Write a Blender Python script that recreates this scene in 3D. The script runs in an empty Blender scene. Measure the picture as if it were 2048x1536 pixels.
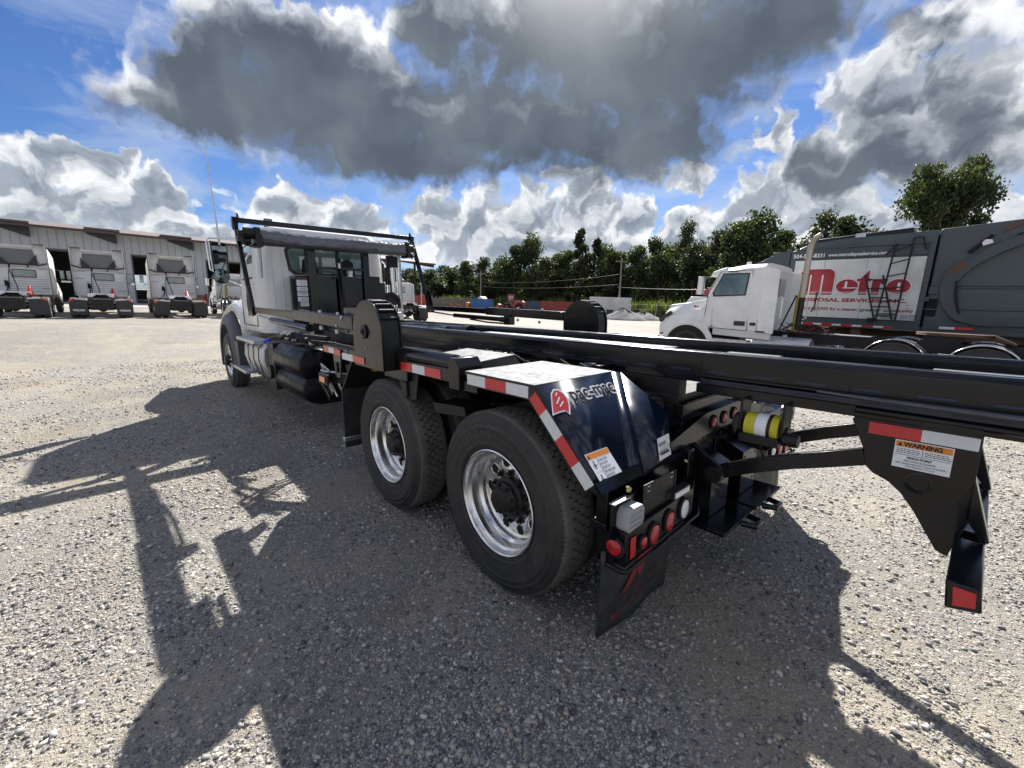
import bpy, bmesh, math, random
import numpy as np
from mathutils import Vector, Matrix
S = bpy.context.scene
COL = S.collection
R = math.radians
PI = math.pi

# ------------------------------------------------------------------ camera
CAMP = Vector((-1.6766, 2.6688, 1.6083))
cam_d = bpy.data.cameras.new('camera'); cam = bpy.data.objects.new('camera', cam_d); COL.objects.link(cam)
cr = Vector((-0.66730, -0.74400, 0.03436)); cd = Vector((0.72665, -0.66048, -0.18907)).normalized()
cr = (cr - cd*cr.dot(cd)).normalized(); cu = cr.cross(cd)
cam.matrix_world = Matrix(((cr.x, cu.x, -cd.x, CAMP.x), (cr.y, cu.y, -cd.y, CAMP.y), (cr.z, cu.z, -cd.z, CAMP.z), (0, 0, 0, 1)))
cam_d.sensor_width = 36; cam_d.lens = 857.5*36/2048; cam_d.clip_start = .05; cam_d.clip_end = 3000
S.camera = cam

# ------------------------------------------------------------------ sun, exposure
SUN = Vector((0.50694, -0.58498, 0.63309)).normalized()
SAZ = math.degrees(math.atan2(SUN.y, SUN.x)); SEL = math.degrees(math.asin(SUN.z))
sd = bpy.data.lights.new('sun', 'SUN'); sd.energy = 5.0; sd.angle = R(.62); sd.color = (1, .965, .91)
so = bpy.data.objects.new('sun', sd); COL.objects.link(so)
so.rotation_euler = SUN.to_track_quat('Z', 'Y').to_euler()
S.view_settings.view_transform = 'Standard'; S.view_settings.look = 'None'
S.view_settings.exposure = 1.15; S.view_settings.gamma = 1
S.cycles.max_bounces = 6; S.cycles.diffuse_bounces = 3; S.cycles.glossy_bounces = 4
S.cycles.transmission_bounces = 4; S.cycles.sample_clamp_indirect = 6

# ------------------------------------------------------------------ node helpers
class N:
    def __init__(s, tree): s.t = tree; s.n = tree.nodes; s.l = tree.links
    def _in(s, sock, v):
        if v is None: return
        if isinstance(v, bpy.types.NodeSocket): s.l.new(v, sock)
        else: sock.default_value = v
    def add(s, typ, ins=None, **k):
        nd = s.n.new(typ)
        for a, b in k.items(): setattr(nd, a, b)
        for a, b in (ins or {}).items(): s._in(nd.inputs[a], b)
        return nd
    def m(s, op, a, b=None, c=None, clamp=False):
        nd = s.n.new('ShaderNodeMath'); nd.operation = op; nd.use_clamp = clamp
        s._in(nd.inputs[0], a); s._in(nd.inputs[1], b); s._in(nd.inputs[2], c); return nd.outputs[0]
    def v(s, op, a, b=None, c=None, out=0):
        nd = s.n.new('ShaderNodeVectorMath'); nd.operation = op
        s._in(nd.inputs[0], a); s._in(nd.inputs[1], b); s._in(nd.inputs[2], c); return nd.outputs[out]
    def mr(s, x, a, b, c=0., d=1., typ='LINEAR'):
        nd = s.n.new('ShaderNodeMapRange'); nd.interpolation_type = typ; nd.clamp = True
        for i, q in zip(range(5), (x, a, b, c, d)): s._in(nd.inputs[i], q)
        return nd.outputs[0]
    def mix(s, f, a, b, mode='MIX'):
        nd = s.n.new('ShaderNodeMix'); nd.data_type = 'RGBA'; nd.blend_type = mode
        s._in(nd.inputs[0], f); s._in(nd.inputs[6], a); s._in(nd.inputs[7], b); return nd.outputs[2]
    def noise(s, vec, scale, detail=4, rough=.5, out=0, dist=0., dim='3D'):
        nd = s.add('ShaderNodeTexNoise', {'Vector': vec, 'Scale': scale, 'Detail': detail, 'Roughness': rough, 'Distortion': dist}, noise_dimensions=dim); return nd.outputs[out]
    def ramp(s, f, stops):
        nd = s.n.new('ShaderNodeValToRGB'); s._in(nd.inputs[0], f); e = nd.color_ramp.elements
        while len(e) < len(stops): e.new(.5)
        for x, (p, c) in zip(e, stops): x.position = p; x.color = (*c, 1)
        return nd.outputs[0]

# ------------------------------------------------------------------ world: blue sky with heaped clouds
DARK = [(-11.0, 18.8, 9.3, 4.1), (-9.7, 22.4, 3.8, 2.1), (-22.3, 20.0, 17.4, 6.9), (-39.7, 20.2, 19.3, 6.1), (-57.0, 25.0, 17.8, 7.0), (-46.4, 28.7, 17.0, 6.0), (-68.4, 26.8, 10.8, 4.9), (-18.4, 24.4, 11.9, 3.6), (-31.3, 28.0, 5.4, 4.0), (-42.3, 29.4, 4.1, 4.3), (-74.7, 31.4, 20.1, 4.1), (-47.3, 39.0, 25.6, 4.7), (-18.2, 34.6, 13.9, 2.7), (-80.4, 16.4, 6.4, 4.6), (-86.2, 16.8, 5.6, 6.8), (-82.5, 23.6, 5.1, 2.8), (-75.1, 15.1, 4.8, 2.5), (-85.2, 12.0, 5.3, 2.9), (-83.5, 15.5, 9.0, 4.0), (-77.0, 13.6, 6.0, 2.6), (-7.5, 17.0, 7.0, 3.4), (-27.0, 16.2, 18.0, 3.6), (-55.0, 18.0, 14.0, 4.4)]
LIGHT = [(3.0, 7.3, 8.0, 2.0), (-66.0, 6.2, 15.0, 2.6), (-9.0, 4.6, 14.0, 1.8), (-79.0, 20.0, 4.5, 3.0), (-84.0, 9.0, 9.0, 2.6), (4.7, 8.7, 3.2, 2.8), (-3.5, 8.1, 2.9, 2.8), (1.7, 10.9, 4.2, 1.6), (-6.1, 5.3, 3.8, 1.4), (5.1, 5.5, 3.3, 1.7), (-0.0, 12.1, 2.0, 0.8), (-16.5, 9.3, 5.1, 2.1), (-22.4, 8.6, 3.1, 1.8), (-32.5, 9.6, 3.4, 3.2), (-37.2, 8.7, 3.8, 3.8), (-43.2, 10.1, 5.1, 3.4), (-50.0, 11.9, 3.6, 3.5), (-55.9, 10.2, 3.3, 2.5), (-62.9, 9.5, 2.8, 2.1), (-68.5, 9.1, 3.0, 2.4), (-47.8, 6.6, 20.1, 2.4), (-62.5, 14.8, 2.4, 1.5), (-58.0, 15.3, 1.7, 0.8), (-72.0, 11.7, 3.8, 3.0), (-76.2, 10.4, 3.9, 2.4), (-4.4, 9.6, 1.6, 1.8), (-70.6, 18.3, 1.9, 2.2), (-49.2, 14.9, 2.8, 0.8)]
w = bpy.data.worlds.new('World'); S.world = w; w.use_nodes = True
t = w.node_tree; t.nodes.clear(); g = N(t)
tc = g.add('ShaderNodeTexCoord').outputs['Generated']
d = g.v('NORMALIZE', tc)
sp = g.add('ShaderNodeSeparateXYZ', {0: d})
az = g.m('MULTIPLY', g.m('ARCTAN2', sp.outputs[1], sp.outputs[0]), 180/PI)
el = g.m('MULTIPLY', g.m('ARCSINE', sp.outputs[2]), 180/PI)
P0 = g.add('ShaderNodeCombineXYZ', {0: az, 1: el, 2: 0.}).outputs[0]
# warp so that outlines billow
wn = g.add('ShaderNodeTexNoise', {'Vector': P0, 'Scale': .22, 'Detail': 4., 'Roughness': .5}, noise_dimensions='2D').outputs[1]
W = g.v('MULTIPLY', g.v('SUBTRACT', wn, (.5, .5, .5)), (6.5, 4., 0.))
wn2 = g.add('ShaderNodeTexNoise', {'Vector': P0, 'Scale': .9, 'Detail': 4., 'Roughness': .48}, noise_dimensions='2D').outputs[1]
W2 = g.v('MULTIPLY', g.v('SUBTRACT', wn2, (.5, .5, .5)), (1.7, 1.4, 0.))
P1 = g.v('ADD', P0, g.v('ADD', W, W2))
def field(P, L, k):
    cur = None
    for (a, e, ra, re) in L:
        q = g.v('LENGTH', g.v('MULTIPLY_ADD', P, (1/ra, 1/re, 0), (-a/ra, -e/re, 0)), out=1)
        cur = q if cur is None else g.m('SMOOTH_MIN', cur, q, k)
    return g.m('SUBTRACT', 1.0, cur)
def billow(P):
    a = g.add('ShaderNodeTexVoronoi', {'Vector': P, 'Scale': .36, 'Detail': 2.4, 'Roughness': .45, 'Lacunarity': 2.3, 'Smoothness': .9}, feature='SMOOTH_F1', normalize=True, voronoi_dimensions='2D').outputs[0]
    return g.m('SUBTRACT', .5, a)
bl1 = billow(P1)
FD = field(P1, DARK, .4); FDu = field(g.v('ADD', P1, (0., 3.2, 0.)), DARK, .4); FL = field(P1, LIGHT, .25)
Pn = g.v('ADD', P0, W)
nA = g.noise(Pn, .30, 4, .5, dim='2D'); nB = g.noise(g.v('ADD', Pn, (.4, 1.5, 0.)), .30, 4, .5, dim='2D')
D1 = g.m('MULTIPLY_ADD', bl1, .62, FD); L1 = g.m('MULTIPLY_ADD', bl1, .95, FL)
D1 = g.m('ADD', D1, g.m('MULTIPLY', g.m('SUBTRACT', nA, .5), .7)); L1 = g.m('ADD', L1, g.m('MULTIPLY', g.m('SUBTRACT', nA, .5), 1.0))
# added clouds out of view, brightened to lift shade and feed reflections
gn = g.noise(P0, .06, 5, .55, dim='2D')
out = g.m('MAXIMUM', g.mr(az, 12, 30), g.mr(az, -98, -118))
E1 = g.m('MULTIPLY', g.m('SUBTRACT', g.m('MULTIPLY', gn, 2.6), 1.25), out)
sky = g.add('ShaderNodeTexSky', sky_type='NISHITA', sun_disc=False, sun_elevation=R(SEL), sun_rotation=R(90-SAZ), altitude=0., air_density=1.0, dust_density=.6, ozone_density=2.5)
skyc = g.v('MULTIPLY', sky.outputs[0], (.034, .050, .078))
# thin high streaks
st = g.noise(g.v('MULTIPLY', P0, (.35, 1.2, 1)), .16, 5, .62, dist=.6, dim='2D')
skyc = g.mix(g.m('MULTIPLY', g.mr(st, .48, .78), .45), skyc, (.55, .62, .75, 1))
# sun distance for silver lining
cs = g.v('DOT_PRODUCT', d, tuple(SUN), out=1)
top = g.mr(g.m('SUBTRACT', FD, FDu), -.10, .55, 0, 1, 'SMOOTHSTEP')
wid = g.mr(top, 0, 1, .66, .30)
maskD = g.mr(D1, -.04, wid, 0, 1, 'SMOOTHSTEP'); maskL = g.mr(L1, -.05, .32, 0, 1, 'SMOOTHSTEP'); maskE = g.mr(E1, 0., .3, 0, 1, 'SMOOTHSTEP')
lit = g.mr(g.m('SUBTRACT', nA, nB), -.13, .15, 0, 1, 'SMOOTHSTEP')
soft = g.noise(Pn, .11, 3, .5, dim='2D')
thick = g.m('ADD', g.m('MULTIPLY_ADD', bl1, .30, FD), g.m('MULTIPLY', g.m('SUBTRACT', .50, soft), .9))
thick = g.m('ADD', thick, g.m('MULTIPLY', g.m('SUBTRACT', .5, lit), .16))
thick = g.m('ADD', thick, g.mr(az, -71, -82, 0, -.30))
rim = g.mr(thick, -.02, g.mr(top, 0, 1, .34, .80), 1, 0)
dk = g.ramp(rim, [(0, (.102, .124, .156)), (.35, (.135, .162, .20)), (.65, (.21, .24, .28)), (1, (.38, .41, .45))])
br = g.ramp(rim, [(0, (.102, .124, .156)), (.25, (.16, .188, .226)), (.5, (.30, .33, .375)), (.75, (.60, .625, .66)), (1, (.86, .875, .90))])
dcol = g.mix(top, dk, br)
vd = g.noise(Pn, .10, 3, .5, dim='2D')
dcol = g.v('MULTIPLY', dcol, g.add('ShaderNodeCombineXYZ', {0: g.mr(vd, .3, .7, .80, 1.35), 1: g.mr(vd, .3, .7, .81, 1.32), 2: g.mr(vd, .3, .7, .84, 1.26)}).outputs[0])
ls = g.m('ADD', g.m('MULTIPLY', lit, .55), g.mr(L1, 0., 1.1, .55, -.05))
lcol = g.ramp(ls, [(0, (.20, .235, .29)), (.35, (.31, .35, .405)), (.7, (.56, .585, .62)), (1, (.84, .85, .86))])
# thin pale veil low over the horizon
veil = g.m('MULTIPLY', g.mr(g.noise(g.v('MULTIPLY', Pn, (.5, 1., 1.)), .17, 4, .55, dim='2D'), .40, .66, 0, .75), g.mr(el, 17, 7, 0, 1))
skyc = g.mix(veil, skyc, (.46, .50, .56, 1))
c = g.mix(maskE, skyc, g.mix(g.mr(E1, .1, .8), (1.05, 1.04, 1.02, 1), (.40, .41, .43, 1)))
c = g.mix(maskL, c, lcol)
c = g.mix(maskD, c, dcol)
# glare of the veiled sun above the frame
gl = g.m('POWER', g.m('MAXIMUM', cs, 0.), 110.)
c = g.v('ADD', c, g.v('SCALE', (1., .97, .9), None)) if False else c
glv = g.v('MULTIPLY', g.add('ShaderNodeCombineXYZ', {0: gl, 1: gl, 2: gl}).outputs[0], (.95, .94, .90))
c = g.v('ADD', c, glv)
bg = g.add('ShaderNodeBackground', {'Color': c, 'Strength': .60})
wo = g.add('ShaderNodeOutputWorld'); t.links.new(bg.outputs[0], wo.inputs[0])
w.cycles.sampling_method = 'MANUAL'; w.cycles.sample_map_resolution = 1024
# ------------------------------------------------------------------ materials
def principled(name):
    m = bpy.data.materials.new(name); m.use_nodes = True; t = m.node_tree
    return m, N(t), t.nodes['Principled BSDF']
def mat(name, col, rough=.5, metal=0., coat=0., var=.12, bump=0., bs=30., spec=.5, rvar=.1, scale=3., dirt=0., dirtcol=(.22, .19, .15), emit=None):
    m, g, b = principled(name)
    o = g.add('ShaderNodeTexCoord').outputs['Object']
    n1 = g.noise(o, scale, 5, .6)
    f = g.mr(n1, .3, .7, 1-var, 1+var)
    c = g.mix(1., (*col, 1), g.add('ShaderNodeCombineColor', {0: f, 1: f, 2: f}).outputs[0], 'MULTIPLY')
    rg = g.mr(g.noise(o, scale*2.7, 4, .65), .3, .7, max(.02, rough-rvar), min(1, rough+rvar))
    if dirt:
        z = g.mr(g.noise(o, scale*1.3, 6, .7), .45, .72, 0, dirt)
        c = g.mix(z, c, (*dirtcol, 1)); rg = g.m('ADD', rg, g.m('MULTIPLY', z, .4), clamp=True)
    g._in(b.inputs['Base Color'], c); g._in(b.inputs['Roughness'], rg)
    b.inputs['Metallic'].default_value = metal; b.inputs['Coat Weight'].default_value = coat; b.inputs['Coat Roughness'].default_value = .06
    b.inputs['Specular IOR Level'].default_value = spec
    if bump:
        bp = g.add('ShaderNodeBump', {'Strength': .6, 'Distance': bump, 'Height': g.noise(o, bs, 4, .6)})
        g.l.new(bp.outputs[0], b.inputs['Normal'])
    if emit: b.inputs['Emission Color'].default_value = (*emit, 1); b.inputs['Emission Strength'].default_value = 1
    return m
BLK = mat('black_gloss_paint', (.0045, .005, .0065), .20, coat=.12, var=.25, rvar=.06, spec=.32, bump=.0002, bs=9, dirt=.09, dirtcol=(.05, .046, .04))
BLK2 = mat('black_satin_steel', (.008, .008, .0085), .42, var=.25, spec=.35, bump=.0008, bs=60, dirt=.14, dirtcol=(.07, .06, .05))
TREADPL = mat('worn_tread_plate', (.10, .106, .115), .70, metal=.1, var=.3, bump=.006, bs=38, scale=8, dirt=.3, dirtcol=(.16, .16, .155))
NAVY = mat('dark_navy_paint', (.004, .009, .024), .24, coat=.15, var=.15, rvar=.05, spec=.4)
RUB = mat('tyre_rubber', (.021, .0205, .020), .58, var=.2, bump=.0012, bs=60, dirt=.45, dirtcol=(.075, .064, .052), scale=5)
TRD = mat('dusty_tread', (.105, .094, .082), .85, var=.3, bump=.002, bs=70, dirt=.7, dirtcol=(.17, .15, .125), scale=7)
RUBL = mat('raised_rubber_lettering', (.050, .049, .048), .5, var=.2)
RUBD = mat('groove_rubber', (.009, .009, .009), .9, var=.2)
FLAP = mat('rubber_flap', (.022, .023, .025), .55, var=.3, bump=.002, bs=14, dirt=.35, dirtcol=(.09, .08, .07), scale=6)
ALU = mat('polished_aluminium', (.80, .79, .77), .24, metal=1., var=.10, rvar=.05, scale=3.5, dirt=.16, dirtcol=(.34, .30, .24))
ALUD = mat('dull_aluminium', (.55, .55, .55), .4, metal=.9, var=.15, rvar=.12, bump=.001, bs=40)
CHR = mat('chrome', (.8, .8, .8), .12, metal=1., var=.1)
WHT = mat('white_truck_paint', (.80, .79, .76), .34, coat=.35, var=.05, rvar=.1, dirt=.35, dirtcol=(.5, .49, .46), scale=1.6)
WHTD = mat('dull_white_paint', (.66, .66, .63), .45, coat=.1, var=.07, dirt=.35, dirtcol=(.42, .41, .38), scale=1.8)
GRYP = mat('grey_plastic', (.085, .088, .095), .5, var=.12, bump=.001, bs=90)
DGRY = mat('dark_trim', (.02, .021, .023), .5, var=.2)
REDT = mat('red_reflector', (.55, .012, .018), .32, var=.12, coat=.4, scale=30)
WHTT = mat('silver_reflector', (.66, .67, .68), .38, var=.06, coat=.3, scale=30)
LENS = mat('red_lens', (.42, .006, .01), .16, coat=.7, var=.45, scale=60, bump=.002, bs=130)
LENSC = mat('clear_lens', (.72, .76, .82), .15, coat=1., var=.2, scale=70, bump=.002, bs=130)
BLU2 = mat('blue_stencil', (.008, .018, .055), .3)
AMB = mat('amber_lens', (.85, .26, .01), .2, coat=1., var=.25, scale=60, bump=.002, bs=120)
YEL = mat('yellow_strap', (.55, .50, .03), .8, var=.12, bump=.002, bs=160, scale=30)
YELD = mat('yellow_paint', (.30, .24, .02), .5)
LBL = mat('label_white', (.80, .81, .82), .4, var=.03)
LBO = mat('label_orange', (.75, .24, .03), .4, var=.03)
LBK = mat('label_print', (.02, .02, .022), .5, var=.05)
LBG = mat('label_small_print', (.25, .26, .28), .5, var=.05)
LRED = mat('label_red', (.55, .03, .03), .4)
HRED = mat('dark_red_hose', (.12, .01, .015), .6)
BLUE = mat('blue_cap', (.01, .06, .5), .35, coat=.3)
GLS = mat('cab_glass', (.012, .018, .018), .04, coat=1., var=.1, spec=.8)
GLSG = mat('greenish_glass', (.10, .15, .13), .05, coat=1., var=.5, rvar=.02, spec=.8, scale=2.2)
MIR = mat('mirror_glass', (.16, .19, .185), .03, metal=1., var=.03, rvar=.01)
DARKIN = mat('dark_interior', (.006, .006, .007), .8, var=.3)
RUST = mat('grimy_rust', (.12, .07, .045), .85, var=.4, scale=2, bump=.004, bs=20)
TARP = mat('grey_tarp', (.11, .115, .135), .42, var=.12, bump=.004, bs=12, scale=4, rvar=.12)
TARPD = mat('dark_tarp', (.055, .055, .065), .6, var=.15, bump=.003, bs=12)
TAN = mat('tan_exhaust', (.42, .36, .29), .35, metal=.8, var=.12)
CONE = mat('cone_orange', (.55, .03, .025), .5)
TANKB = mat('tank_black', (.004, .0042, .006), .35, coat=.05, spec=.18, var=.2)
BRED = mat('red_paint_faded', (.30, .03, .03), .5, var=.2, dirt=.35, scale=1.2)
BBLU = mat('blue_paint_faded', (.03, .13, .32), .5, var=.2, dirt=.3, scale=1.2)
BBLD = mat('dark_blue_paint_faded', (.05, .08, .15), .6, var=.2, dirt=.4, scale=1.2)
WOOD = mat('weathered_wood', (.22, .19, .16), .85, var=.2)
ORG = mat('orange_plastic', (.6, .2, .02), .5)
GDK = mat('garbage_body_paint', (.050, .068, .072), .45, coat=.15, var=.14, dirt=.3, dirtcol=(.10, .10, .09), scale=1.1)
GDK2 = mat('garbage_frame_paint', (.042, .058, .063), .48, coat=.15, var=.16, dirt=.35, dirtcol=(.09, .09, .08), scale=1.4)

# ------------------------------------------------------------------ mesh builder
class B:
    def __init__(s): s.v = []; s.f = []; s.m = []; s.sm = []
    def add(s, vs, fs, m=0, smooth=False):
        k = len(s.v); s.v += [tuple(x) for x in vs]
        for f in fs: s.f.append([i+k for i in f]); s.m.append(m); s.sm.append(smooth)
        return s
    def box(s, x0, x1, y0, y1, z0, z1, m=0):
        v = [(x, y, z) for z in (z0, z1) for y in (y0, y1) for x in (x0, x1)]
        return s.add(v, [(0, 2, 3, 1), (4, 5, 7, 6), (0, 1, 5, 4), (2, 6, 7, 3), (0, 4, 6, 2), (1, 3, 7, 5)], m)
    def prism(s, poly, ax, a, b, m=0):
        n = len(poly)
        def P(q, t):
            return {'x': (t, q[0], q[1]), 'y': (q[0], t, q[1]), 'z': (q[0], q[1], t)}[ax]
        v = [P(q, a) for q in poly]+[P(q, b) for q in poly]
        f = [list(range(n)), list(range(2*n-1, n-1, -1))]+[(i, i+n, (i+1) % n+n, (i+1) % n) for i in range(n)]
        return s.add(v, f, m)
    def hexa(s, p, m=0):   # 8 points: 4 bottom then 4 top
        return s.add(p, [(0, 3, 2, 1), (4, 5, 6, 7), (0, 1, 5, 4), (1, 2, 6, 5), (2, 3, 7, 6), (3, 0, 4, 7)], m)
    def tube(s, p0, p1, r, n=12, m=0, r2=None, cap=True):
        return s.path([p0, p1], [r, r if r2 is None else r2], n, m, cap)
    def path(s, pts, r, n=10, m=0, cap=True, closed=False):
        pts = [Vector(p) for p in pts]; L = len(pts)
        rs = r if isinstance(r, (list, tuple)) else [r]*L
        k = len(s.v); up = None
        for i, p in enumerate(pts):
            a = pts[max(i-1, 0)]; b = pts[min(i+1, L-1)]
            dr = (b-a).normalized()
            if up is None:
                up = Vector((0, 0, 1)) if abs(dr.z) < .9 else Vector((1, 0, 0))
            u = (up-dr*up.dot(dr)).normalized(); up = u; w_ = dr.cross(u)
            for j in range(n):
                q = 2*PI*j/n; s.v.append(tuple(p+(u*math.cos(q)+w_*math.sin(q))*rs[i]))
        for i in range(L-1):
            for j in range(n):
                s.f.append([k+i*n+j, k+i*n+(j+1) % n, k+(i+1)*n+(j+1) % n, k+(i+1)*n+j]); s.m.append(m); s.sm.append(True)
        if cap:
            s.f.append([k+j for j in range(n)][::-1]); s.m.append(m); s.sm.append(False)
            s.f.append([k+(L-1)*n+j for j in range(n)]); s.m.append(m); s.sm.append(False)
        return s
    def beam(s, p0, p1, wy, wz, m=0, up=(0, 0, 1)):   # rectangular bar between two points
        p0, p1 = Vector(p0), Vector(p1); dr = (p1-p0).normalized(); u = Vector(up)
        if abs(dr.dot(u)) > .95: u = Vector((1, 0, 0))
        u = (u-dr*u.dot(dr)).normalized(); q = dr.cross(u)
        c = [(-1, -1), (1, -1), (1, 1), (-1, 1)]
        v = [p0+q*(a*wy/2)+u*(b*wz/2) for a, b in c]+[p1+q*(a*wy/2)+u*(b*wz/2) for a, b in c]
        return s.add(v, [(3, 2, 1, 0), (4, 5, 6, 7), (0, 1, 5, 4), (1, 2, 6, 5), (2, 3, 7, 6), (3, 0, 4, 7)], m)
    def lathe(s, prof, o=(0, 0, 0), ax='y', n=48, m=0, sgn=1):
        k = len(s.v); o = Vector(o)
        for (r, t) in prof:
            for j in range(n):
                q = 2*PI*j/n; a, b = r*math.cos(q), r*math.sin(q)
                p = {'y': (a, t*sgn, b), 'z': (a, b, t), 'x': (t*sgn, a, b)}[ax]
                s.v.append(tuple(o+Vector(p)))
        for i in range(len(prof)-1):
            mm = m[i] if isinstance(m, (list, tuple)) else m
            for j in range(n):
                f = [k+i*n+j, k+i*n+(j+1) % n, k+(i+1)*n+(j+1) % n, k+(i+1)*n+j]
                s.f.append(f if sgn > 0 else f[::-1]); s.m.append(mm); s.sm.append(True)
        return s
    def disc(s, o, r, ax='y', n=24, m=0, sgn=1):
        o = Vector(o); k = len(s.v)
        for j in range(n):
            q = 2*PI*j/n; a, b = r*math.cos(q), r*math.sin(q)
            s.v.append(tuple(o+Vector({'y': (a, 0, b), 'z': (a, b, 0), 'x': (0, a, b)}[ax])))
        s.f.append(list(range(k, k+n))); s.m.append(m); s.sm.append(False); return s
    def sheet(s, rows, m=0, smooth=True):
        k = len(s.v); n = len(rows[0])
        for r_ in rows: s.v += [tuple(p) for p in r_]
        for i in range(len(rows)-1):
            for j in range(n-1):
                s.f.append([k+i*n+j, k+i*n+j+1, k+(i+1)*n+j+1, k+(i+1)*n+j]); s.m.append(m); s.sm.append(smooth)
        return s
    def quad(s, a, b, c, d_, m=0): return s.add([a, b, c, d_], [(0, 1, 2, 3)], m)
    def mesh(s, name, mats):
        me = bpy.data.meshes.new(name); me.from_pydata(s.v, [], s.f)
        for mm in (mats if isinstance(mats, (list, tuple)) else [mats]): me.materials.append(mm)
        me.polygons.foreach_set('material_index', s.m); me.polygons.foreach_set('use_smooth', s.sm)
        me.validate(); me.update(); return me
    def obj(s, name, mats, parent=None, bevel=0, seg=2, rec=True):
        me = s.mesh(name, mats)
        if rec:
            bm = bmesh.new(); bm.from_mesh(me); bmesh.ops.recalc_face_normals(bm, faces=bm.faces); bm.to_mesh(me); bm.free()
        o = bpy.data.objects.new(name, me); COL.objects.link(o)
        if parent: o.parent = parent
        if bevel:
            b = o.modifiers.new('bevel', 'BEVEL'); b.width = bevel; b.segments = seg; b.limit_method = 'ANGLE'; b.angle_limit = R(35); b.use_clamp_overlap = True
            for p in me.polygons: p.use_smooth = True
            me.set_sharp_from_angle(angle=R(40))
        else:
            me.set_sharp_from_angle(angle=R(40))
        return o
def tag(o, label=None, cat=None, group=None, kind=None):
    for k_, v_ in (('label', label), ('category', cat), ('group', group), ('kind', kind)):
        if v_: o[k_] = v_
    return o
def thing(name, label, cat, loc=(0, 0, 0), rz=0., group=None):
    o = bpy.data.objects.new(name, None); COL.objects.link(o); o.location = loc; o.rotation_euler = (0, 0, rz)
    o.empty_display_size = .2
    return tag(o, label, cat, group)
def copy_tree(o, parent=None):
    c_ = o.copy(); COL.objects.link(c_)
    if parent: c_.parent = parent
    for ch in list(o.children): copy_tree(ch, c_)
    return c_
def text_mesh(body, size, bold=0., sx=1., italic=0.):
    cu_ = bpy.data.curves.new('writing', 'FONT'); cu_.body = body; cu_.size = size; cu_.offset = bold; cu_.shear = italic
    cu_.align_x = 'LEFT'; cu_.resolution_u = 3
    ob = bpy.data.objects.new('writing', cu_); COL.objects.link(ob)
    dg = bpy.context.evaluated_depsgraph_get(); me = bpy.data.meshes.new_from_object(ob.evaluated_get(dg))
    vs = [(v.co.x*sx, v.co.y) for v in me.vertices]; fs = [list(p.vertices) for p in me.polygons]
    bpy.data.objects.remove(ob); bpy.data.curves.remove(cu_); bpy.data.meshes.remove(me)
    return vs, fs
def write(b, body, o, ex, ey, size, width=None, m=0, bold=0., lift=0., italic=0.):
    """lay text in the plane with x axis ex, y axis ey, starting at o; width stretches it to a length"""
    vs, fs = text_mesh(body, size, bold, 1., italic)
    if not vs: return
    mx = max(v[0] for v in vs); k_ = (width/mx) if width else 1.
    o, ex, ey = Vector(o), Vector(ex).normalized(), Vector(ey).normalized(); nrm = ex.cross(ey)
    b.add([o+ex*(x*k_)+ey*y+nrm*lift for x, y in vs], fs, m)
def tape(p0, p1, up, h, segs, nrm, parent=None, **k):
    b = B(); tapes(b, p0, p1, up, h, segs, nrm, **k); return b.obj('reflective_tape', [REDT, WHTT], parent or truck)
def tapes(b, p0, p1, up, h, segs, nrm, lift=.003, first=0, th=.0015):
    """alternating red / silver squares along p0 -> p1; materials 0 red, 1 silver"""
    p0, p1, up, nrm = Vector(p0), Vector(p1), Vector(up).normalized(), Vector(nrm).normalized(); t_ = 0
    tot = sum(segs)
    for i, s_ in enumerate(segs):
        a = p0.lerp(p1, t_/tot); t_ += s_; c_ = p0.lerp(p1, t_/tot)
        if s_ < 0: continue
        q = [a, c_, c_+up*h, a+up*h]
        b.hexa([x+nrm*(lift-th) for x in q]+[x+nrm*lift for x in q], (i+first) % 2)
# ------------------------------------------------------------------ the roll-off truck in front (its own frame: X to the cab, Y to its left, Z up)
FOOT = Vector((-1.7142, 2.6271, 0)); AX = Vector((0.7445, -0.6676, 0)).normalized(); TILT = R(-2.0)
TG = Matrix.Translation(FOOT) @ Matrix.Rotation(TILT, 4, AX) @ Matrix.Translation(-FOOT)
truck = thing('hook_lift_truck', 'nearest truck, with white cab, long black hoist rails and polished wheels', 'truck')
truck.name = 'roll_off_truck'
truck.matrix_world = TG

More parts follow.
